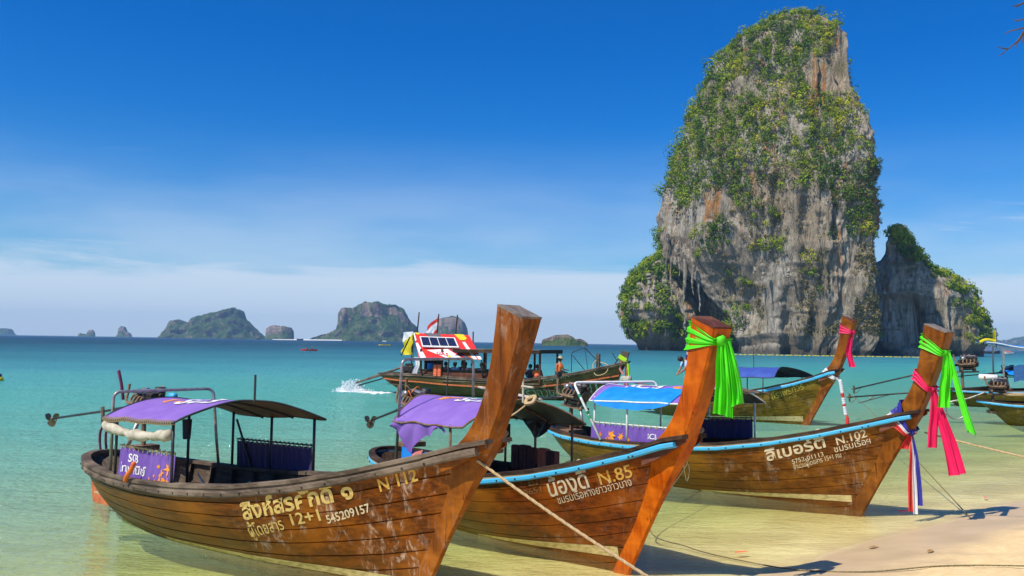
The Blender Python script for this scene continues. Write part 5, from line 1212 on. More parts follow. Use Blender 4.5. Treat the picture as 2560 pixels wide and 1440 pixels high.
# ------------------------------------------------------------------ the boats lying farther out
bt4 = empty('longtail_boat', (5.2187, 37.6196, 0), R(-43.78), 'olive-brown longtail boat beyond the N.102 boat, pink ribbon on its prow', 'longtail boat', 'boats afloat off the beach')
h4 = Hull(8.75, B=1.0, sc=1.15, tip=1.75)
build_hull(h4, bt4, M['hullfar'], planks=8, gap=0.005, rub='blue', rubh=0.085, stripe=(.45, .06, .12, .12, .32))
stem(h4, bt4, M['stem112'], M['red_wood'], prow=1.12); interior(h4, bt4, 'dark')
letters(h4, bt4, 'อีราพรทัวร์', 6.42, .85, 7.54, 1.30, .34, M['letter_y'], .010)
letters(h4, bt4, 'เกาะพีพี', 6.99, .90, 7.26, 1.0, .16, M['letter_y'], -.002); letters(h4, bt4, 'อ่าวนาง', 7.62, 1.30, 7.90, 1.41, .18, M['letter_y'], -.002)
roof, fz = canopy(bt4, 1.62, 1.98, 4.15, 6.75, 1.0, M['navy_top'], M['navy'], [(4.3, -.95, .85), (6.3, -.98, .95), (6.85, .95, 1.0), (4.6, .95, .85)], skew=(-.3, -.1, -.2, .6), seed=21, lash=False)
MB().tube([(5.4, 0, 1.98), (5.4, 0, 2.75)], .014, 6).build('light_pole', M['post'], roof)
MB().tube([(1.7, -.4, 1.0), (-.3, -.6, 1.35)], .05, 7).tube([(1.7, -.3, .96), (0.1, -.35, 1.25)], .04, 7).build('tail_beam', M['old'], bt4)
MB().lathe([(0, .12), (.4, .14), (.45, .05)], (-.30, -.55, 1.36), 'X', 9).build('fish_trap_roller', M['canvas_w'], bt4)
bent = dict(pelvis=(-.05, 0, .88), chest=(.20, 0, 1.20), neck=(.32, 0, 1.30), head=(.44, .02, 1.33), face=(.75, 0, -.65), shL=(.24, .19, 1.22), shR=(.24, -.19, 1.22), elL=(.34, .22, .95), elR=(.36, -.20, .95),
            wrL=(.50, .10, .80), wrR=(.52, -.06, .80), hipL=(-.04, .10, .84), hipR=(-.04, -.10, .84), knL=(.04, .12, .45), knR=(.0, -.12, .45), anL=(-.04, .12, .06), anR=(-.08, -.12, .06), toL=(.12, .14, .02), toR=(.08, -.14, .02))
w = world_of(bt4, 2.75, -.15, .90)
person('person in light blue shirt bending over on the stern of the olive-brown boat', bent, w, R(192), 'sh_bl', 'trouser')
fg = MB().tube([(0, 0, 0), (0, 0, .9)], .012, 6)
fr_ = empty('flag', world_of(bt4, 2.6, -.3, 1.2), 0, 'small red white and blue flag beside the green cloth of the orange prow', 'flag')
MB().tube([(0, 0, 0), (0, 0, 1.35)], .012, 6).build('flag_pole', M['old'], fr_)
for i, c in enumerate(('flag_w', 'flag_b', 'flag_r')):
    dp = [[(.02 + .42 * a / 6, .05 * math.sin(a * 1.1), 1.33 - .11 * i - .11 * b / 2 - .05 * a / 6) for b in range(3)] for a in range(7)]
    grid_mesh('flag_stripe', dp, M[c], fr_)

# --- tour boat
tb = empty('tour_boat', (-6.86, 49.0, 0), R(-25), 'long dark wooden tour boat full of passengers, red awning with solar panel over its stern', 'tour boat')
ht = Hull(13.8, B=1.25, tip=1.95, sc=1.0, sheer=[(0, .93), (.1, .95), (.21, .955), (.35, .88), (.53, .82), (.64, .87), (.74, 1.06), (.82, 1.22), (.89, 1.42), (.95, 1.60), (1, 1.75)],
          bt=[(0, .45), (.02, .62), (.06, .74), (.12, .85), (.2, .93), (.3, .97), (.45, 1.0), (.6, .97), (.72, .86), (.82, .68), (.9, .46), (.95, .29), (.98, .15), (1, .06)],
          keel=[(0, .30), (.04, .12), (.1, -.1), (.3, -.35), (.7, -.35), (.9, -.3), (1, -.25)], rake=1.25, tipback=.1)
tbody = build_hull(ht, tb, M['hulltour'], gap=0.012, rub='old', rubh=.07, capw=.12, seam_v=[0, .10, .26, .33, .55, .78, 1.0], band=(.295, 'orange_o'))
mb = MB(); x, y, z = ht.pt(np.zeros(8), np.linspace(0, 1, 8))
mb.add([(x[i], -y[i], z[i]) for i in range(8)] + [(x[i], y[i], z[i]) for i in range(8)], [(i, i + 8, i + 9, i + 1) for i in range(7)]); mb.build('transom', M['hulltour'], tb)
MB().box((13.55, 0, 2.12), (.36, .20, .66), ry=.25, ch=.03).build('stem_post', M['old'], tb)
MB().tube([(12.7, 0, .0), (13.1, 0, .8), (13.5, 0, 1.85)], [.07, .09, .10], 8).build('cutwater', M['hulltour'], tb)
letters(ht, tb, 'เริงฉวีปูลี่', 8.69, .0, 10.57, .27, .74, M['letter_g'], .006); letters(ht, tb, '11', 11.87, .42, 12.42, .57, .74, M['letter_g'], .030)
letters(ht, tb, 'จำนวนผู้โดยสาร 11+3', 9.79, .93, 11.10, 1.18, .22, M['letter_w'], .01)
dk = empty('deck', (0, 0, 0)); dk.parent = tb
for j in range(9):
    MB().box((5.6, (j - 4) * .22, .50), (9.6, .205, .03), ch=.004).build('floor_board', M['old'], dk)
for side in (-1, 1):       # low cabin side: three boards between the posts
    for i in range(3):
        MB().box((5.1, side * 1.17, 1.02 + i * .135), (4.4, .03, .128), ch=.005).build('side_board', M['red_wood' if i < 2 else 'dark'], tb)
    for xx in (2.95, 4.2, 5.5, 6.7, 8.4, 9.65):
        MB().box((xx, side * 1.12, 1.62), (.09, .08, 1.55)).build('cabin_post', M['red_wood'], tb)
    MB().box((7.0, side * 1.1, .78), (5.4, .32, .05)).build('bench', M['old'], tb)
for j in range(10):
    MB().box((7.4, (j - 4.5) * .29, 2.42 - .012 * abs(j - 4.5)), (4.7, .28, .05), ch=.006).build('roof_board', M['old'], tb)
for side in (-1, 1): MB().box((7.4, side * 1.47, 2.33), (4.75, .05, .16)).build('roof_fascia', M['dark'], tb)
MB().box((9.78, 0, 2.36), (.06, 2.9, .18)).build('roof_fascia', M['dark'], tb)
MB().box((2.9, .2, 1.5), (.06, 1.7, 1.3)).build('bulkhead', M['dark'], tb)
MB().tube([(.05, .0, 1.02), (-1.75, -.05, .45)], [.09, .05], 6).tube([(.9, .3, 1.35), (-.2, .25, .98)], .06, 6).build('tail_beam', M['old'], tb)
MB().tube([(1.6, .1, 1.2), (-1.9, .1, .25)], .035, 7).build('drive_shaft', M['iron'], tb)
MB().box((1.5, .1, 1.30), (.6, .35, .32), ch=.04).box((1.5, .1, 1.52), (.4, .2, .14), ch=.03).build('engine', M['iron'], tb)
# sloping red awning
A_, B_, C_, D_ = Vector((1.57, .35, 3.22)), Vector((4.97, .35, 3.13)), Vector((6.75, -1.62, 1.90)), Vector((3.15, -1.62, 1.88))
def aw(u, v, o=0.0):
    p = A_.lerp(B_, u).lerp(D_.lerp(C_, u), v); n = (B_ - A_).cross(D_ - A_).normalized(); n = n if n.z > 0 else -n
    return p + n * (o - .05 * math.sin(math.pi * v) * math.sin(math.pi * u * 2) ** 2)
red = grid_mesh('red_awning', [[aw(i / 16, j / 10) for j in range(11)] for i in range(17)], M['red_vinyl'], tb)
grid_mesh('awning_back', [[(1.57 + 3.4 * a / 12, .35 + 1.0 * b / 6, 3.2 - .09 * a / 12 - .8 * b / 6) for b in range(7)] for a in range(13)], M['red_vinyl'], red)
def awp(polys, mat, o=.012):
    mb = MB()
    for pl in polys: mb.add([aw(u, v, o + .02) for u, v in pl], [tuple(range(len(pl)))])
    return mb.build('print', M[mat], red)
awp([[(0, .42), (.04, .40), (.12, 1), (.02, 1)], [(0, .0), (.02, .0), (.03, .30), (0, .34)], [(.16, .66), (.52, .62), (.72, 1.0), (.48, 1.0)], [(.82, .30), (.87, .30), (.93, 1.), (.86, 1.)], [(.93, .80), (1, .80), (1, 1), (.95, 1)]], 'print_w')
awp([[(.56, .64), (.62, .62), (.86, 1), (.80, 1)], [(.20, .0), (.48, .0), (.50, .16), (.28, .16)]], 'grey_vinyl', .016)
awp([[(.64, .62), (.80, .62), (.86, .98), (.88, 1)], [(.88, .65), (.94, .6), (1, .78), (.93, .8)]], 'or_vinyl', .014)
awp([[(.74, .0), (.90, .0), (.93, .16), (.88, .24), (.80, .22)], [(.02, .0), (.10, .0), (.11, .07), (.06, .08)], [(.46, .88), (.52, .86), (.54, .93), (.49, .95)]], 'yellow', .018)
V, F, w_ = text2d('GAS', .02)
mesh_np('print', [tuple(aw(.30 + p[0] * .10 + p[1] * .03, .82 - p[1] * .16 + p[0] * .05, .05)) for p in V], F, M['flag_r'], red)
pan = empty('solar_panel', (0, 0, 0)); pan.parent = tb
def quad_slab(name, u0, v0, u1, v1, o0, o1, mat, par):
    c = [(u0, v0), (u1, v0), (u1, v1), (u0, v1)]; n_ = (B_ - A_).cross(D_ - A_).normalized(); n_ = n_ if n_.z > 0 else -n_
    fl = lambda a, b, o: A_.lerp(B_, a).lerp(D_.lerp(C_, a), b) + n_ * o
    v = [fl(a, b, o0) for a, b in c] + [fl(a, b, o1) for a, b in c]
    return mesh_np(name, v, [(3, 2, 1, 0), (4, 5, 6, 7), (0, 1, 5, 4), (1, 2, 6, 5), (2, 3, 7, 6), (3, 0, 4, 7)], mat, par)
quad_slab('panel_frame', .10, .20, .72, .60, .06, .12, M['wpipe'], pan)
for i in range(4): quad_slab('solar_cell', .12 + i * .147, .23, .12 + i * .147 + .137, .56, .118, .126, M['panel'], pan)
for (xx, yy, z0, z1, dx) in ((1.80, .36, 3.1, 4.34, .10), (3.02, .36, 3.1, 4.25, .10), (4.15, .36, 3.1, 4.20, .10), (5.39, 0, 2.4, 3.32, .0)):
    MB().tube([(xx, yy, z0), (xx + dx, yy, z1)], .035, 7).build('mast', M['dark'], tb)
for p in (((1.57, .35, 3.2), (1.45, .35, 1.0)), ((1.3, -.4, 2.0), (1.7, -.2, 3.0)), ((3.17, -1.6, 1.87), (3.1, -1.2, 1.0)), ((6.72, -1.6, 1.89), (6.6, -1.2, 1.0))):
    MB().tube(p, .035, 7).build('awning_pole', M['dark'], tb)
def tbt(x, y, z): return world_of(tb, x, y, z)
fl_ = empty('flag', tbt(3.02, .36, 3.0), R(-25), 'tattered faded red and white flag on the middle mast of the tour boat', 'flag')
for i, c in enumerate(('flag_r', 'flag_w', 'flag_w', 'flag_r')):
    grid_mesh('flag_stripe', [[(.09 - .02 * i - (.72 + .10 * math.sin(i * 2.3)) * a / 8, .07 * math.sin(a * .9 + i), 1.12 - .22 * i - .22 * b / 2 - (.75 * a / 8) ** 1.0 * (.75 + .1 * i)) for b in range(3)] for a in range(9)], M[c], fl_)
fl_ = empty('flag', tbt(1.62, .30, 2.2), R(-25), 'yellow and white cloth flag drooping at the stern of the tour boat', 'flag')
grid_mesh('flag_cloth', [[(-.05 - .62 * a / 7 + .08 * math.sin(b * 1.1), .06 * math.sin(a + b), 1.0 - 1.15 * b / 6 * (1 - .45 * a / 7) - .55 * a / 7) for b in range(7)] for a in range(8)], M['yellow'], fl_)
grid_mesh('flag_cloth', [[(-.1 - .62 * a / 7, .10 + .05 * math.sin(a + b), 1.1 - .55 * b / 5 - .05 * a / 7) for b in range(6)] for a in range(8)], M['flag_w'], fl_)
MB().tube([(0, 0, -.6), (.0, 0, 1.1)], .02, 6).build('flag_pole', M['old'], fl_)
g = random.Random(12)
PX = [(3.5, -.7, 'sh_or', None, 'hair'), (4.1, -.55, 'sh_dk', None, 'hair'), (4.75, -.75, 'sh_bl', 'cap', 'hair'), (5.25, -.6, 'sh_w', None, 'hair'), (5.75, -.75, 'sh_or', 'cap', 'hair'), (6.25, -.7, 'sh_dk', None, 'hair_b'),
      (6.9, -.7, 'sh_w', None, 'hair'), (7.5, -.75, 'sh_or', None, 'hair'), (8.9, -.6, 'sh_dk', None, 'hair'), (9.35, -.75, 'sh_or', None, 'hair'), (4.5, .6, 'sh_dk', None, 'hair'), (6.6, .6, 'sh_or', None, 'hair')]
cols = {'sh_or': 'orange', 'sh_dk': 'dark', 'sh_bl': 'light blue', 'sh_w': 'white'}
where = ['aftmost on near bench', 'second from stern on near bench', 'third from stern on near bench', 'fourth from stern on near bench', 'fifth from stern on near bench', 'at the front edge of red awning', 'just ahead of red awning', 'half hidden by the N 112 prow', 'two places behind the wide hat', 'next to the wide hat', 'on far bench toward the stern', 'on far bench near amidships']
for i, (x, y, sh, hat, hr) in enumerate(PX):
    J = {k: tuple(a + g.uniform(-.015, .015) for a in v) for k, v in SIT.items()}
    person('passenger in %s top%s, %s of tour boat' % (cols[sh], ' and cap' if hat else '', where[i]), J, tbt(x, y, .86), R(-25 + (90 if y < 0 else -90) + g.uniform(-25, 25)), sh, 'trouser', 'skin_l' if i % 3 else 'skin', hr, hat, 'passengers on the tour boat', vest=(i in (0, 2, 4, 6, 7, 9)))
J = dict(SIT); J.update(chest=(.05, 0, .48), head=(.09, 0, .78), neck=(.06, 0, .64), elR=(.16, -.25, .30), wrR=(.38, -.14, .28))
person('person in orange shirt and wide khaki hat sitting on the tour boat gunwale', J, tbt(10.55, -.92, 1.22), R(-25 + 48), 'sh_or', 'trouser', 'skin', 'hair', 'brim')
mb = MB()
for dx in (-.12, .12): mb.box((dx, 0, .12), (.17, .12, .62), ch=.03)
mb.box((0, .05, .25), (.40, .06, .36), ch=.02)
for zz in (-.05, .08): mb.box((0, -.055, zz), (.44, .03, .03))
o = mb.build('life_vest', M['vest'], None); o.location = tbt(4.02, -1.24, 1.18); o.rotation_euler = (0, 0, R(-25))
tag(o, 'salmon orange life vest hung over the side boards of the tour boat', 'life vest')
o = grid_mesh('white_curtain', [[(2.45 + .35 * a / 7 + .10 * math.sin(b * .7), -1.0 + .06 * math.sin(a * 1.9), 1.95 - 1.05 * b / 8) for b in range(9)] for a in range(8)], M['flag_w'], tb)
o = MB().lathe([(0, .20), (.02, .22), (.72, .22), (.75, .2)], (3.25, -.55, .9), 'Z', 14).build('blue_barrel', M['bl_tarp'], None, True); o.location = tb.location; o.rotation_euler = tb.rotation_euler
tag(o, 'blue plastic barrel under the red awning of the tour boat', 'barrel')
MB().tube(round_path([(11.0, -.35, 1.4), (11.0, -.35, 2.35), (11.65, -.3, 2.60), (12.4, .2, 1.7)], .12), .02, 7).tube([(11.05, -.35, 2.2), (11.7, -.25, 1.45)], .02, 6).tube([(11.65, -.3, 2.6), (11.8, -.2, 1.5)], .014, 6).build('anchor_frame', M['post'], tb)
MB().box((12.25, 0, 1.95), (.16, .16, .72), ch=.02).build('bollard', M['old'], tb)
MB().tube([(12.95, .1, 1.7), (13.35, .15, 2.25)], .03, 6).build('anchor_shank', M['post'], tb)
MB().tube([(12.9, .2, 2.35), (13.15, .12, 2.0)], .025, 6).build('anchor_stock', M['post'], tb)
rp = MB(); rp.tube(smooth_path([(12.2, -.12, 2.0), (12.1, -.35, 1.75), (12.35, -.62, 1.30), (12.8, -.52, 1.40), (12.85, -.30, 1.75), (12.4, -.1, 1.9)], 7), .022, 6)
o = rp.build('mooring_rope', M['rope'], None, True); o.location = tb.location; o.rotation_euler = tb.rotation_euler; tag(o, 'coil of pale rope looped over the bow side of the tour boat', 'rope')
o = MB().tube([(10.55, -1.0, .9), (10.55, -1.02, 1.75)], .04, 7).build('side_stake', M['red_wood'], tb)
# spray thrown up at the tour boat's propeller
g = random.Random(4); V, F = [], []
import bmesh
ico = bmesh.new(); bmesh.ops.create_icosphere(ico, subdivisions=1, radius=1.0); iv = [v.co.copy() for v in ico.verts]; iff = [[v.index for v in f.verts] for f in ico.faces]; ico.free()
def drops(lst, name, mat, label):
    V, F = [], []
    for (p, r_) in lst:
        o = len(V); V += [(p[0] + v.x * r_[0], p[1] + v.y * r_[1], p[2] + v.z * r_[2]) for v in iv]; F += [[i + o for i in f] for f in iff]
    o = mesh_np(name, V, F, mat, None, True); tag(o, label, None, None, 'stuff'); return o
M['foam'] = std('white_foam', (0.80, 0.84, 0.86), (0.66, 0.74, 0.78), 2, rough=0.8)
L_ = []
for i in range(1500):
    q = g.random(); x = -1.2 - 1.5 * g.random() ** 1.3; hgt = .66 * math.exp(-((x + 2.0) / .5) ** 2); z = hgt * g.random() ** 1.6
    s_ = (.010 + .028 * g.random() ** 2); L_.append((tbt(x, -.2 + g.gauss(0, .35), z), (s_, s_, s_ * 1.2)))
for i in range(260):
    x = -2.5 + 3.3 * g.random(); s_ = .03 + .10 * g.random(); L_.append((tbt(x, -.6 + g.gauss(0, .35), 0.0), (s_ * 1.6, s_ * 1.6, .022)))
drops(L_, 'spray', M['foam'], 'white spray behind the propeller of the tour boat')

# --- boats at the right edge
br1 = empty('longtail_boat', (17.5457, 34.0899, 0), R(-14), 'longtail boat at the right edge with a pale tank on its engine', 'longtail boat', 'boats afloat off the beach')
hr = Hull(9.2, B=1.0, sc=1.05)
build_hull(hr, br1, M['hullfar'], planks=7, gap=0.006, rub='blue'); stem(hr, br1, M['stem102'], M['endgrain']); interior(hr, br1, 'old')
engine(br1, .75, 1.45, 1.15, 0, (-4.2, .87), seed=11, tilt=.03)
MB().lathe([(0, .06), (.03, .11), (.62, .11), (.65, .06)], (.1, 0, 1.76), 'X', 12).build('fuel_tank', M['wpipe'], br1, True)
MB().tube([(-3.0, 0, 1.02), (-4.15, 0, .66)], .02, 6).tube([(-3.6, 0, .92), (-3.9, 0, .72)], .018, 6).build('shaft_brace', M['post'], br1)
MB().tube([(-.7 + .34 * math.cos(a), -.02, .50 + .34 * math.sin(a)) for a in np.linspace(0, 6.28, 25)], .03, 7).tube(smooth_path([(.3, -.1, 1.2), (-.3, -.1, .95), (-1.0, -.05, .75), (-1.05, -.05, .3)], 6), .03, 7).build('rudder_ring', M['steel'], br1, True)
MB().box((2.6, 0, 1.15), (3.4, 1.5, .06), ch=.01).build('deck_cover', M['pale'], br1)
for i, c in enumerate(('neon_y', 'flag_b', 'or_vinyl', 'flag_w')):
    dp = [[(1.45 + i * .34 + .34 * a / 4, -.80 - .03 * math.sin(a * 2), 1.38 - .22 * b / 3) for b in range(4)] for a in range(5)]
    grid_mesh('banner_panel', dp, M[c], br1)
br2 = empty('longtail_boat', (21.0, 45.0, 0), R(-14), 'longtail boat with a raised bright blue awning, near the right edge', 'longtail boat', 'boats afloat off the beach')
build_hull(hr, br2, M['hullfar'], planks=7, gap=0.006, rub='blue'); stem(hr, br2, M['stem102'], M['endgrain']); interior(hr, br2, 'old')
engine(br2, 1.6, 2.1, 1.5, 0, (-3.3, .70), seed=13, tilt=-.05)
engine(br2, 3.6, 1.75, 1.0, .3, (1.0, 1.4), seed=14, tilt=0)
mb = MB(); P = [[(2.25 + 3.6 * a / 10, -1.0 + 2.0 * b / 6, 3.15 - .50 * a / 10 + .10 * math.sin(math.pi * b / 6) + .03 * math.sin(a * 1.3)) for b in range(7)] for a in range(11)]
aw2 = grid_mesh('blue_awning', P, M['bl_tarp'], br2)
for e in (0, -1): MB().tube([P[i][e] for i in range(11)], .025, 6).build('edge_pole', M['wpipe'], aw2)
for (x, y) in ((3.0, -.9), (3.0, .9), (5.6, -.9), (5.6, .9)): MB().tube([(x, y, .8), (x, y, 3.08 - (x - 2.25) * .14)], .045, 8).build('awning_post', M['steel'], br2)
MB().tube([(2.5, .6, 3.1), (2.85, .6, 4.3)], .02, 6).build('aerial', M['post'], br2)
MB().tube(smooth_path([(2.0, -.8, 3.15), (2.3, -.8, 3.28), (2.7, -.8, 3.2)], 4), .07, 7).build('yellow_float', M['yellow'], br2)
grid_mesh('net_cloth', [[(3.4 + 1.6 * a / 6, -1.02, 2.0 - .75 * b / 5 + .12 * math.sin(a * 1.1)) for b in range(6)] for a in range(7)], M['net'], br2)
grid_mesh('low_awning', [[(3.2 + 3.0 * a / 8, -.95 + 1.9 * b / 6, 1.62 + .22 * math.sin(math.pi * b / 6) - .03 * a) for b in range(7)] for a in range(9)], M['bl_tarp'], br2)
ylw = empty('flag', world_of(br2, 3.0, .3, 2.9), 0, 'small yellow flag above the raised blue awning at the right edge', 'flag')
MB().tube([(0, 0, 0), (0, 0, .95)], .02, 6).build('flag_pole', M['post'], ylw); grid_mesh('flag_cloth', [[(.02 - .04 * a, .04 * math.sin(a), .9 - .62 * b / 4 - .03 * a) for b in range(5)] for a in range(6)], M['yellow'], ylw)

# --- far craft
def small_hull(mb, L, W, H, sheer=.35, n=15):
    P = []
    for i in range(n):
        s = i / (n - 1); x = (s - .5) * L; b = W / 2 * max(.03, 1 - abs(2 * s - 1) ** 2.3); zz = H + sheer * H * abs(2 * s - 1) ** 2.2
        P.append([(x, -b, zz), (x, -b * .85, H * .3), (x, 0, -.1), (x, b * .85, H * .3), (x, b, zz), (x, b * .8, zz - .1 * H), (x, 0, H * .45), (x, -b * .8, zz - .1 * H), (x, -b, zz)])
    return mb.sheet(P)
def far_boat(name, cat, label, loc, rz, L, W, H, mat, sh=.35):
    r = empty(name, loc, rz, label, cat); small_hull(MB(), L, W, H, sh).build('hull', mat, r); return r
kr = far_boat('kayak', 'kayak', 'red kayak with two paddlers on open water left of the tour boat', (-48.6, 217.2, 0), 0.1, 3.9, .85, .32, M['red_vinyl'])
PAD = dict(SIT); PAD.update(knL=(.40, .14, .28), knR=(.40, -.14, .28), anL=(.75, .12, .10), anR=(.75, -.12, .10), toL=(.82, .12, .2), toR=(.82, -.12, .2))
for i, (dx, sh, hat, lab) in enumerate(((-.75, 'sh_or', None, 'paddler in an orange top at the left end of the red kayak'), (.65, 'sh_dk', 'brim', 'paddler with a pale hat at the right end of the red kayak'))):
    person(lab, PAD, (-48.6 + dx, 217.2 + dx * .1, .12), 0.1, sh, 'trouser', hat=hat)
ky = far_boat('kayak', 'kayak', 'small yellow kayak near the sand bar left of the tour boat', (-67, 477.5, 0), 0.0, 6.4, 1.1, .5, M['yellow'])
for i, dx in enumerate((-1.2, 1.0)): person('paddler in the %s of the small yellow kayak' % ('left end', 'right end')[i], PAD, (-67 + dx, 477.5, .3), 0, 'sh_or', 'trouser')
far_boat('motor_boat', 'boat', 'tiny dark boat on the sea just left of the white sand bar', (-423.9, 1810, 0), 0.2, 13, 4, 3.0, M['navy'])
far_boat('motor_boat', 'boat', 'tiny dark boat below the right slope of the long wooded island', (-572.7, 2040, 0), 0.2, 11, 4, 3.2, M['navy'])
fp = far_boat('longtail_boat', 'longtail boat', 'distant purple-canopied longtail boat at the foot of the right pinnacle', (330, 620, 0), 0.15, 13.5, 2.2, 1.4, M['dark'], .8)
grid_mesh('canopy', [[(-5 + 7 * a / 6, -1 + 2 * b / 4, 2.9 + .4 * math.sin(math.pi * b / 4)) for b in range(5)] for a in range(7)], M['purple'], fp)
for x in (-4.6, 1.6): MB().tube([(x, -.95, 1.0), (x, -.95, 2.9)], .06, 6).tube([(x, .95, 1.0), (x, .95, 2.9)], .06, 6).build('canopy_post', M['wpipe'], fp)
fw_ = far_boat('speed_boat', 'boat', 'distant white boat with a small cabin right of the purple-canopied boat', (305.5, 554, 0), 0.1, 8.0, 2.4, 1.2, M['white_p'], .3)
MB().box((-.6, 0, 1.7), (3.0, 1.7, 1.0), ch=.15).build('cabin', M['salmon'], fw_)
by = empty('mooring_buoy', (-256.9 * .12, 454.3 * .12, 0), 0, 'yellow and dark mooring buoy at the left edge of the sea', 'buoy')
MB().lathe([(-.15, .05), (-.1, .20), (.05, .26), (.16, .2), (.22, .06)], (0, 0, .05), 'Z', 12).build('float', M['yellow'], by, True)
MB().lathe([(0, .06), (.02, .14), (.16, .14), (.2, .05)], (0, 0, .24), 'Z', 10).build('top_mark', M['navy'], by, True)
# swimming-area float line below the tower
fl0, fl1 = Vector((66.6, 274.6, 0)), Vector((137.0, 279.0, 0)); line = empty('float_line', fl0, 0, 'line of small yellow floats strung across the water below the limestone tower', 'float line')
MB().tube([(fl1 - fl0) * (i / 20) + Vector((0, 0, .02)) for i in range(21)], .03, 5).build('line', M['rope'], line)
fm = None
for i in range(74):
    q = (i + .5 * (i % 3 == 0)) / 74
    if fm is None: fm = MB().lathe([(-.42, .06), (-.36, .17), (.36, .17), (.42, .06)], (0, 0, .06), 'X', 8).build('float', M['yellow'], line, True)
    else:
        o = fm.copy(); col.objects.link(o); fm_ = o
        o.location = (fl1 - fl0) * q + Vector((0, 0, .03 * math.sin(i))); o.rotation_euler = (0, 0, .3 * math.sin(i * 3.3))
    if i == 0: fm.location = (0, 0, 0)

# ------------------------------------------------------------------ ribbons tied to the prows
def stem_x(h, z, prow=1.0):
    k = h.sc; zt = h.tip / 1.75
    def zf(v, m): return (1.6 + (v - 1.6) * prow if m > 1.6 else v) * k * zt
    rz = [zf(s[1], (s[1] + s[3]) / 2) for s in STEM]; fz_ = [zf(s[3], (s[1] + s[3]) / 2) for s in STEM]
    return h.L + k * np.interp(z, rz, [s[0] for s in STEM]), h.L + k * np.interp(z, fz_, [s[2] for s in STEM])
def band(h, root, zr0, zr1, zf0, zf1, mat, prow=1.0, t=.145, folds=3, seed=1, name='band'):
    """cloth wound round the stem: rear height range zr0..zr1, front range zf0..zf1 (gathered to the knot)"""
    k = h.sc; rows = []
    loop = [(0, 1), (.33, 1), (.66, 1), (1, 1), (1, .33), (1, -.33), (1, -1), (.66, -1), (.33, -1), (0, -1), (0, -.33), (0, .33)]
    loop = [(a, b) for i in range(len(loop)) for (a, b) in [loop[i], ((loop[i][0] + loop[(i + 1) % 12][0]) / 2, (loop[i][1] + loop[(i + 1) % 12][1]) / 2)]]
    for (f, y) in loop:
        row = []
        for j in range(25):
            v = j / 24; z = (zr0 + (zr1 - zr0) * v) * (1 - f) + (zf0 + (zf1 - zf0) * v) * f
            xr, xf = stem_x(h, z, prow); off = .015 + .009 * math.sin(v * math.pi * 2 * folds + seed + f * 2) + .005 * math.sin(v * math.pi * 5.3 * folds + f * 4 + seed)
            sx = -off if f < .02 else off if f > .98 else 0
            row.append((xr + (xf - xr) * f + sx, y * (t * k + off), z))
        rows.append(row)
    return grid_mesh(name, rows, mat, root, wrap=True)
def tail(root, pts, widths, mat, wdir=(.75, .66, 0), folds=2.5, amp=.03, seed=0, nu=40, nv=37, name='tail', cut=0.0):
    P = smooth_path(pts, 10); n = len(P); wd = Vector(wdir).normalized(); nrm = wd.cross(Vector((0, 0, 1))).normalized(); rows = []
    for i in range(n):
        q = i / (n - 1); w = np.interp(q, np.linspace(0, 1, len(widths)), widths); row = []
        for j in range(nv):
            v = j / (nv - 1) - .5
            d = (amp * math.sin((v + .5) * math.pi * 2 * folds + seed + 1.2 * q) + amp * .45 * math.sin((v + .5) * math.pi * 2 * folds * 2.3 + seed * 2 - 2.1 * q) + amp * .3 * math.sin(q * 11 + v * 5 + seed)) * min(1, .25 + q * 1.6)
            row.append(P[i] + wd * (v * w) + nrm * d + Vector((0, 0, -cut * v * (q > .97))))
        rows.append(row)
    return grid_mesh(name, rows, mat, root)
def knot(root, c, r, mat):
    mb = MB().lathe([(-r, r * .25), (-r * .7, r * .8), (0, r), (r * .6, r * .85), (r, r * .3)], c, 'Z', 10)
    mb.v = [tuple(Vector(v) + Vector((.2, .2, .1)) * r * math.sin(v[2] * 60 + v[0] * 40)) for v in mb.v]
    return mb.build('knot', mat, root, True)
def sash(b, label, name='ribbon'):
    r = empty(name, b.location, b.rotation_euler[2], label, 'ribbon', 'ribbons tied to the prows'); return r
rb = sash(b85, 'wide neon green cloth knotted round the orange prow of the N.85 boat')
band(h85, rb, 2.74, 3.08, 2.80, 2.88, M['neon_g'])
xf = float(stem_x(h85, 2.84)[1]); knot(rb, (xf + .03, -.05, 2.85), .06, M['neon_g'])
tail(rb, [(xf + .05, -.04, 2.86), (xf + .07, -.05, 2.6), (xf + .08, -.04, 2.3), (xf + .07, -.05, 2.02)], [.08, .15, .19, .22], M['neon_g'], (.80, .60, 0), 2.6, .035, 1, cut=.06)
tail(rb, [(xf + .07, .02, 2.85), (xf + .12, .04, 2.6), (xf + .15, .06, 2.35), (xf + .17, .06, 2.14)], [.06, .12, .15, .16], M['neon_g'], (.80, .60, 0), 2.2, .04, 3, cut=-.08)
rb = sash(b102, 'neon green ribbon with two long tails round the very top of the N.102 prow')
band(h102, rb, 2.82, 3.05, 2.68, 2.78, M['neon_g'])
xf = float(stem_x(h102, 2.72)[1]); knot(rb, (xf + .02, -.05, 2.75), .05, M['neon_g'])
tail(rb, [(xf + .04, -.04, 2.76), (xf + .05, -.05, 2.45), (xf + .01, -.04, 2.15), (xf + .0, -.05, 1.86)], [.07, .16, .17, .18], M['neon_g'], (.75, .66, 0), 1.6, .03, 2)
tail(rb, [(xf + .05, .0, 2.76), (xf + .14, .03, 2.4), (xf + .26, .06, 1.9), (xf + .38, .10, 1.46)], [.06, .09, .11, .13], M['neon_g'], (.75, .66, 0), .8, .02, 4, cut=.08)
rb = sash(b102, 'hot pink ribbon round the middle of the N.102 prow, below the green one')
band(h102, rb, 2.30, 2.47, 2.10, 2.18, M['pink'])
xf = float(stem_x(h102, 2.14)[1]); knot(rb, (xf + .02, -.05, 2.14), .045, M['pink'])
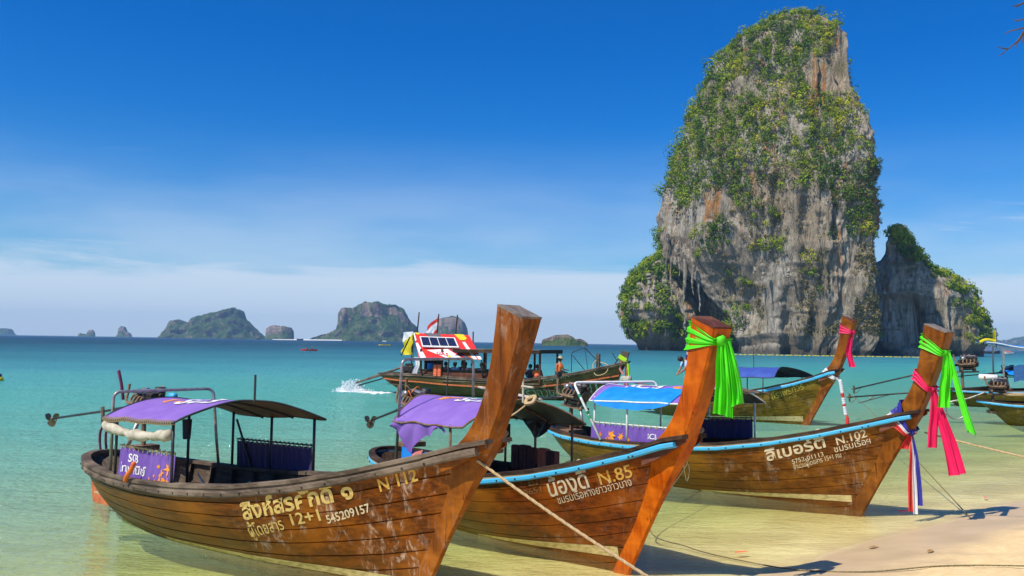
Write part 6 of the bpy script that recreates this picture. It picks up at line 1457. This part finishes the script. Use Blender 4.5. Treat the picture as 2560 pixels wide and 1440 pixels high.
tail(rb, [(xf + .03, -.05, 2.14), (xf + .06, -.06, 1.85), (xf + .04, -.06, 1.5), (xf + .02, -.06, 1.20)], [.05, .12, .15, .16], M['pink'], (.75, .66, 0), 1.4, .02, 0)
tail(rb, [(xf + .04, -.0, 2.14), (xf + .13, .0, 1.75), (xf + .26, .02, 1.3), (xf + .37, .04, .80)], [.05, .15, .22, .27], M['pink'], (.75, .66, 0), 1.6, .03, 2, cut=-.06)
rb = sash(b102, 'red white and blue sash tied across the N.102 prow at the rail', 'tricolour_sash')
for i, (c, a0, a1) in enumerate((('flag_b', 1.75, 1.95), ('flag_w', 1.69, 1.75), ('flag_r', 1.58, 1.69))):
    band(h102, rb, a0, a1, 1.36 + .035 * (2 - i), 1.395 + .035 * (2 - i), M[c], folds=1.2, t=.17)
xf = float(stem_x(h102, 1.42)[1]); knot(rb, (xf + .02, -.06, 1.40), .05, M['flag_b'])
for i, (c, off) in enumerate((('flag_r', -.075), ('flag_w', 0), ('flag_b', .075))):
    wd = Vector((.75, .66, 0)).normalized()
    pts = [(xf + .03, -.06, 1.40), (xf + .06 + wd.x * off * .5, -.07 + wd.y * off * .5, 1.05), (xf + .07 + wd.x * off * .9, -.07 + wd.y * off * .9, .62), (xf + .08 + wd.x * off, -.07 + wd.y * off, .14 + (.0, -.04, .10)[i])]
    tail(rb, pts, [.03, .055, .072, .076], M[c], (.75, .66, 0), .7, .012, i)
tail(rb, [(xf - .0, -.05, 1.40), (xf - .05, -.06, 1.28), (xf - .10, -.08, 1.14)], [.04, .10, .15], M['flag_r'], (.75, .66, 0), 1, .012, 1)
rb = sash(bt4, 'hot pink ribbon round the top of the olive boat prow beyond the N.102 boat')
band(h4, rb, 3.30, 3.62, 3.26, 3.38, M['pink'], prow=1.12)
xf = float(stem_x(h4, 3.3, 1.12)[1]); knot(rb, (xf + .03, -.06, 3.32), .07, M['pink'])
tail(rb, [(xf + .02, -.08, 3.32), (xf - .08, -.10, 2.9), (xf - .10, -.10, 2.6), (xf + .02, -.10, 2.12)], [.10, .22, .24, .24], M['pink'], (.72, .69, 0), 1.4, .04, 1)
rb = sash(bt4, 'white flower garland with a red tassel hanging from the olive boat prow', 'garland')
band(h4, rb, 1.86, 2.10, 1.66, 1.76, M['flag_w'], prow=1.12, t=.17)
xf = float(stem_x(h4, 1.75, 1.12)[1]); g = random.Random(2)
for i in range(16):
    q = i / 15; c = (xf + .16 + .18 * q, -.12, 1.62 - 1.12 * q); k_ = MB().lathe([(-.06, .02), (-.04, .06), (.03, .065), (.06, .02)], c, 'Z', 8)
    k_.build('flower', M['flag_r'] if i in (6, 7, 11) else M['flag_w'], rb, True)
MB().lathe([(0, .11), (.06, .10), (.50, .05), (.62, .01)], (xf + .40, -.12, -.12), 'Z', 10).build('tassel', M['flag_r'], rb, True)
MB().tube([(xf - .05, -.16, 1.78), (xf + .14, -.12, 1.62)], .02, 6).build('cord', M['flag_w'], rb)
rb = sash(tb, 'lime green and orange cloth tied round the stubby bow post of the tour boat')
mb = MB().box((13.5, 0, 2.10), (.42, .26, .22), ry=.25 + .3, ch=.03); mb.build('band', M['neon_y'], rb)
MB().tube([(13.45, -.14, 1.95), (13.4, -.16, 1.6), (13.55, -.12, 1.35)], .06, 7).build('cloth_roll', M['salmon'], rb)
tail(rb, [(13.68, -.12, 1.98), (13.74, -.14, 1.5), (13.72, -.14, 1.0), (13.72, -.14, .40)], [.10, .20, .22, .24], M['salmon'], (.9, .4, 0), 1.4, .04, 1)
tail(rb, [(13.72, -.16, 2.0), (13.82, -.18, 1.7), (13.84, -.18, 1.30)], [.06, .14, .14], M['neon_y'], (.9, .4, 0), 1.2, .03, 2)

# ------------------------------------------------------------------ mooring ropes
def twist_rope(name, pts, r, mat, label, n=10):
    P = smooth_path(pts, n); mb = MB()
    L = [0]
    for a, b in zip(P, P[1:]): L.append(L[-1] + (b - a).length)
    # three strands laid round each other
    m_ = int(max(40, min(340, L[-1] / (r * 1.6)))); Q = []
    for i in range(m_ + 1):
        d = L[-1] * i / m_; k = max(0, min(len(P) - 2, int(np.searchsorted(L, d)) - 1)); t_ = (d - L[k]) / max(1e-6, L[k + 1] - L[k]); Q.append(P[k].lerp(P[k + 1], t_))
    for s in range(3):
        S = []
        for i, q in enumerate(Q):
            t_ = (Q[min(i + 1, m_)] - Q[max(i - 1, 0)]).normalized(); u_ = t_.orthogonal().normalized() if abs(t_.z) > .95 else t_.cross(Vector((0, 0, 1))).normalized(); w_ = t_.cross(u_)
            a = s * 2.094 + L[-1] * i / m_ / (r * 2.6); S.append(q + (u_ * math.cos(a) + w_ * math.sin(a)) * r * .48)
        mb.tube(S, r * .58, 6)
    o = mb.build(name, mat, None, True); return tag(o, label, 'rope')
def gz(x, y): return float(ground_z(np.array([x]), np.array([y]))[0])
a = world_of(b112, 9.06, -.10, 1.56)
p1 = Vector((2.07, 8.63, gz(2.07, 8.63) + .03))
P = [a, a.lerp(p1, .35) + Vector((0, 0, -.04)), a.lerp(p1, .7) + Vector((0, 0, -.03)), p1] + [Vector((x, y, gz(x, y) + .025)) for x, y in ((2.6, 8.35), (3.3, 7.8), (4.0, 7.0))]
twist_rope('mooring_rope', P, .0165, M['rope'], 'tan mooring rope running taut from the N 112 prow down to the sand')
a = world_of(b102, 4.60, -.93, .80); P = [a, a + Vector((.03, -.05, -.28)), Vector((2.15, 13.9, .05)), Vector((2.55, 12.9, gz(2.55, 12.9) + .05)), Vector((3.1, 11.95, gz(3.1, 11.95) + .03)), Vector((3.62, 11.30, gz(3.62, 11.30) + .015)), Vector((4.3, 10.85, gz(4.3, 10.85) + .012)), Vector((5.2, 10.75, gz(5.2, 10.75) + .012)), Vector((6.2, 10.15, gz(6.2, 10.15) + .012)), Vector((7.2, 9.7, gz(7.2, 9.7) + .012))]
twist_rope('mooring_rope', P, .0095, M['rope_dk'], 'dark wet rope curving from the N.102 side down onto the sand')
a = world_of(b102, 4.60, -.95, .72); o = MB().tube(smooth_path([a, a + Vector((0, -.04, -.25)), a + Vector((.05, -.05, -.5)), a + Vector((.10, -.05, -.28)), a + Vector((.03, -.04, -.1))], 6), .013, 6).build('rope_loop', M['rope_dk'], None, True)
tag(o, 'loop of dark rope dangling from the N.102 side', 'rope')
a = world_of(b102, 8.70, .10, 1.42); P = [a, a + Vector((1.2, -1.0, -.28)), a + Vector((2.6, -2.2, -.50)), a + Vector((4.4, -3.8, -.42)), Vector((13.5, 7.5, gz(13.5, 7.5) + .1))]
twist_rope('mooring_rope', P, .015, M['rope'], 'thin tan rope leading from the N.102 prow away to the right')
o = MB().tube([world_of(bt4, 8.2, -.3, 1.9), world_of(bt4, 9.6, .2, .75), world_of(b102, 9.3, .5, .02)], .010, 6).build('mooring_rope', M['rope_dk'], None); tag(o, 'thin dark line slanting from the olive boat prow into the water', 'rope')

# ------------------------------------------------------------------ bare tree leaning in at the upper right, beach litter
tr = empty('tree', (8.4, 6.4, gz(8.4, 6.4)), 0, 'bare twigs of a beach tree reaching in at the upper right corner', 'tree')
def br(pts, r0, r1, name, par):
    P = smooth_path([Vector(p) - Vector(tr.location) for p in pts], 6); n = len(P)
    return MB().tube(P, [r0 + (r1 - r0) * i / (n - 1) for i in range(n)], 8).build(name, M['old'], par, True)
z0 = tr.location.z
br([(8.4, 6.4, z0 - .2), (8.3, 6.5, z0 + 1.4), (7.9, 6.8, z0 + 3.2), (7.4, 7.1, 5.6), (7.0, 7.3, 7.2)], .17, .07, 'trunk', tr)
lb = br([(7.45, 7.07, 5.4), (6.4, 7.5, 5.95), (5.6, 7.8, 6.12), (4.95, 8.0, 5.95), (4.62, 8.0, 5.72)], .05, .013, 'branch', tr)
br([(6.9, 7.3, 6.9), (6.0, 7.6, 7.0), (5.2, 7.9, 6.45), (4.72, 8.0, 6.02)], .04, .010, 'branch', tr)
for P in ([(4.62, 8, 5.72), (4.55, 8, 5.60), (4.46, 8, 5.52), (4.37, 8, 5.45)], [(4.62, 8, 5.72), (4.54, 8, 5.70), (4.47, 8, 5.68), (4.43, 8, 5.655)], [(4.62, 8, 5.72), (4.60, 8, 5.66), (4.535, 8, 5.56), (4.53, 8, 5.535)], [(4.46, 8, 5.52), (4.41, 8, 5.525), (4.36, 8, 5.535)],
          [(4.80, 8, 5.86), (4.62, 8, 5.80), (4.545, 8, 5.785), (4.52, 8, 5.79)], [(4.545, 8, 5.785), (4.53, 8, 5.77)], [(4.72, 8, 6.02), (4.60, 8, 5.945), (4.53, 8, 5.92), (4.50, 8, 5.918)], [(4.60, 8, 5.945), (4.55, 8, 5.915), (4.53, 8, 5.905)], [(4.64, 8, 5.72), (4.60, 8, 5.63), (4.585, 8, 5.575)], [(4.95, 8, 5.95), (4.7, 8, 5.9), (4.62, 8, 5.93)]):
    br(P, .008, .003, 'twig', tr)
for k, (x, y, c, lab) in enumerate(((6.75, 16.0 - .4, 'pink', 'small dark pink leaf floating in the shallows near the right edge'), (3.15, 12.35, 'vest', 'orange leaf lying in the shallow water by the dark rope'), (5.02, 12.55, 'husk', 'long brown leaf lying on the wet sand'), (5.5, 11.9, 'husk', 'second brown leaf lying farther up on the dry sand'), (9.0, 17.2, 'salmon', 'pale pink scrap at the waterline by the right edge'))):
    zz = max(gz(x, y), 0.0) + .012
    o = mesh_np('fallen_leaf', [(-.11, 0, 0), (-.04, -.035, .012), (.05, -.03, .014), (.12, 0, .004), (.05, .03, .016), (-.04, .035, .012), (0, 0, .004)], [(0, 1, 6), (1, 2, 6), (2, 3, 6), (3, 4, 6), (4, 5, 6), (5, 0, 6)], M[c], None)
    o.location = (x, y, zz); o.rotation_euler = (0, 0, .3 * k); tag(o, lab, 'leaf')
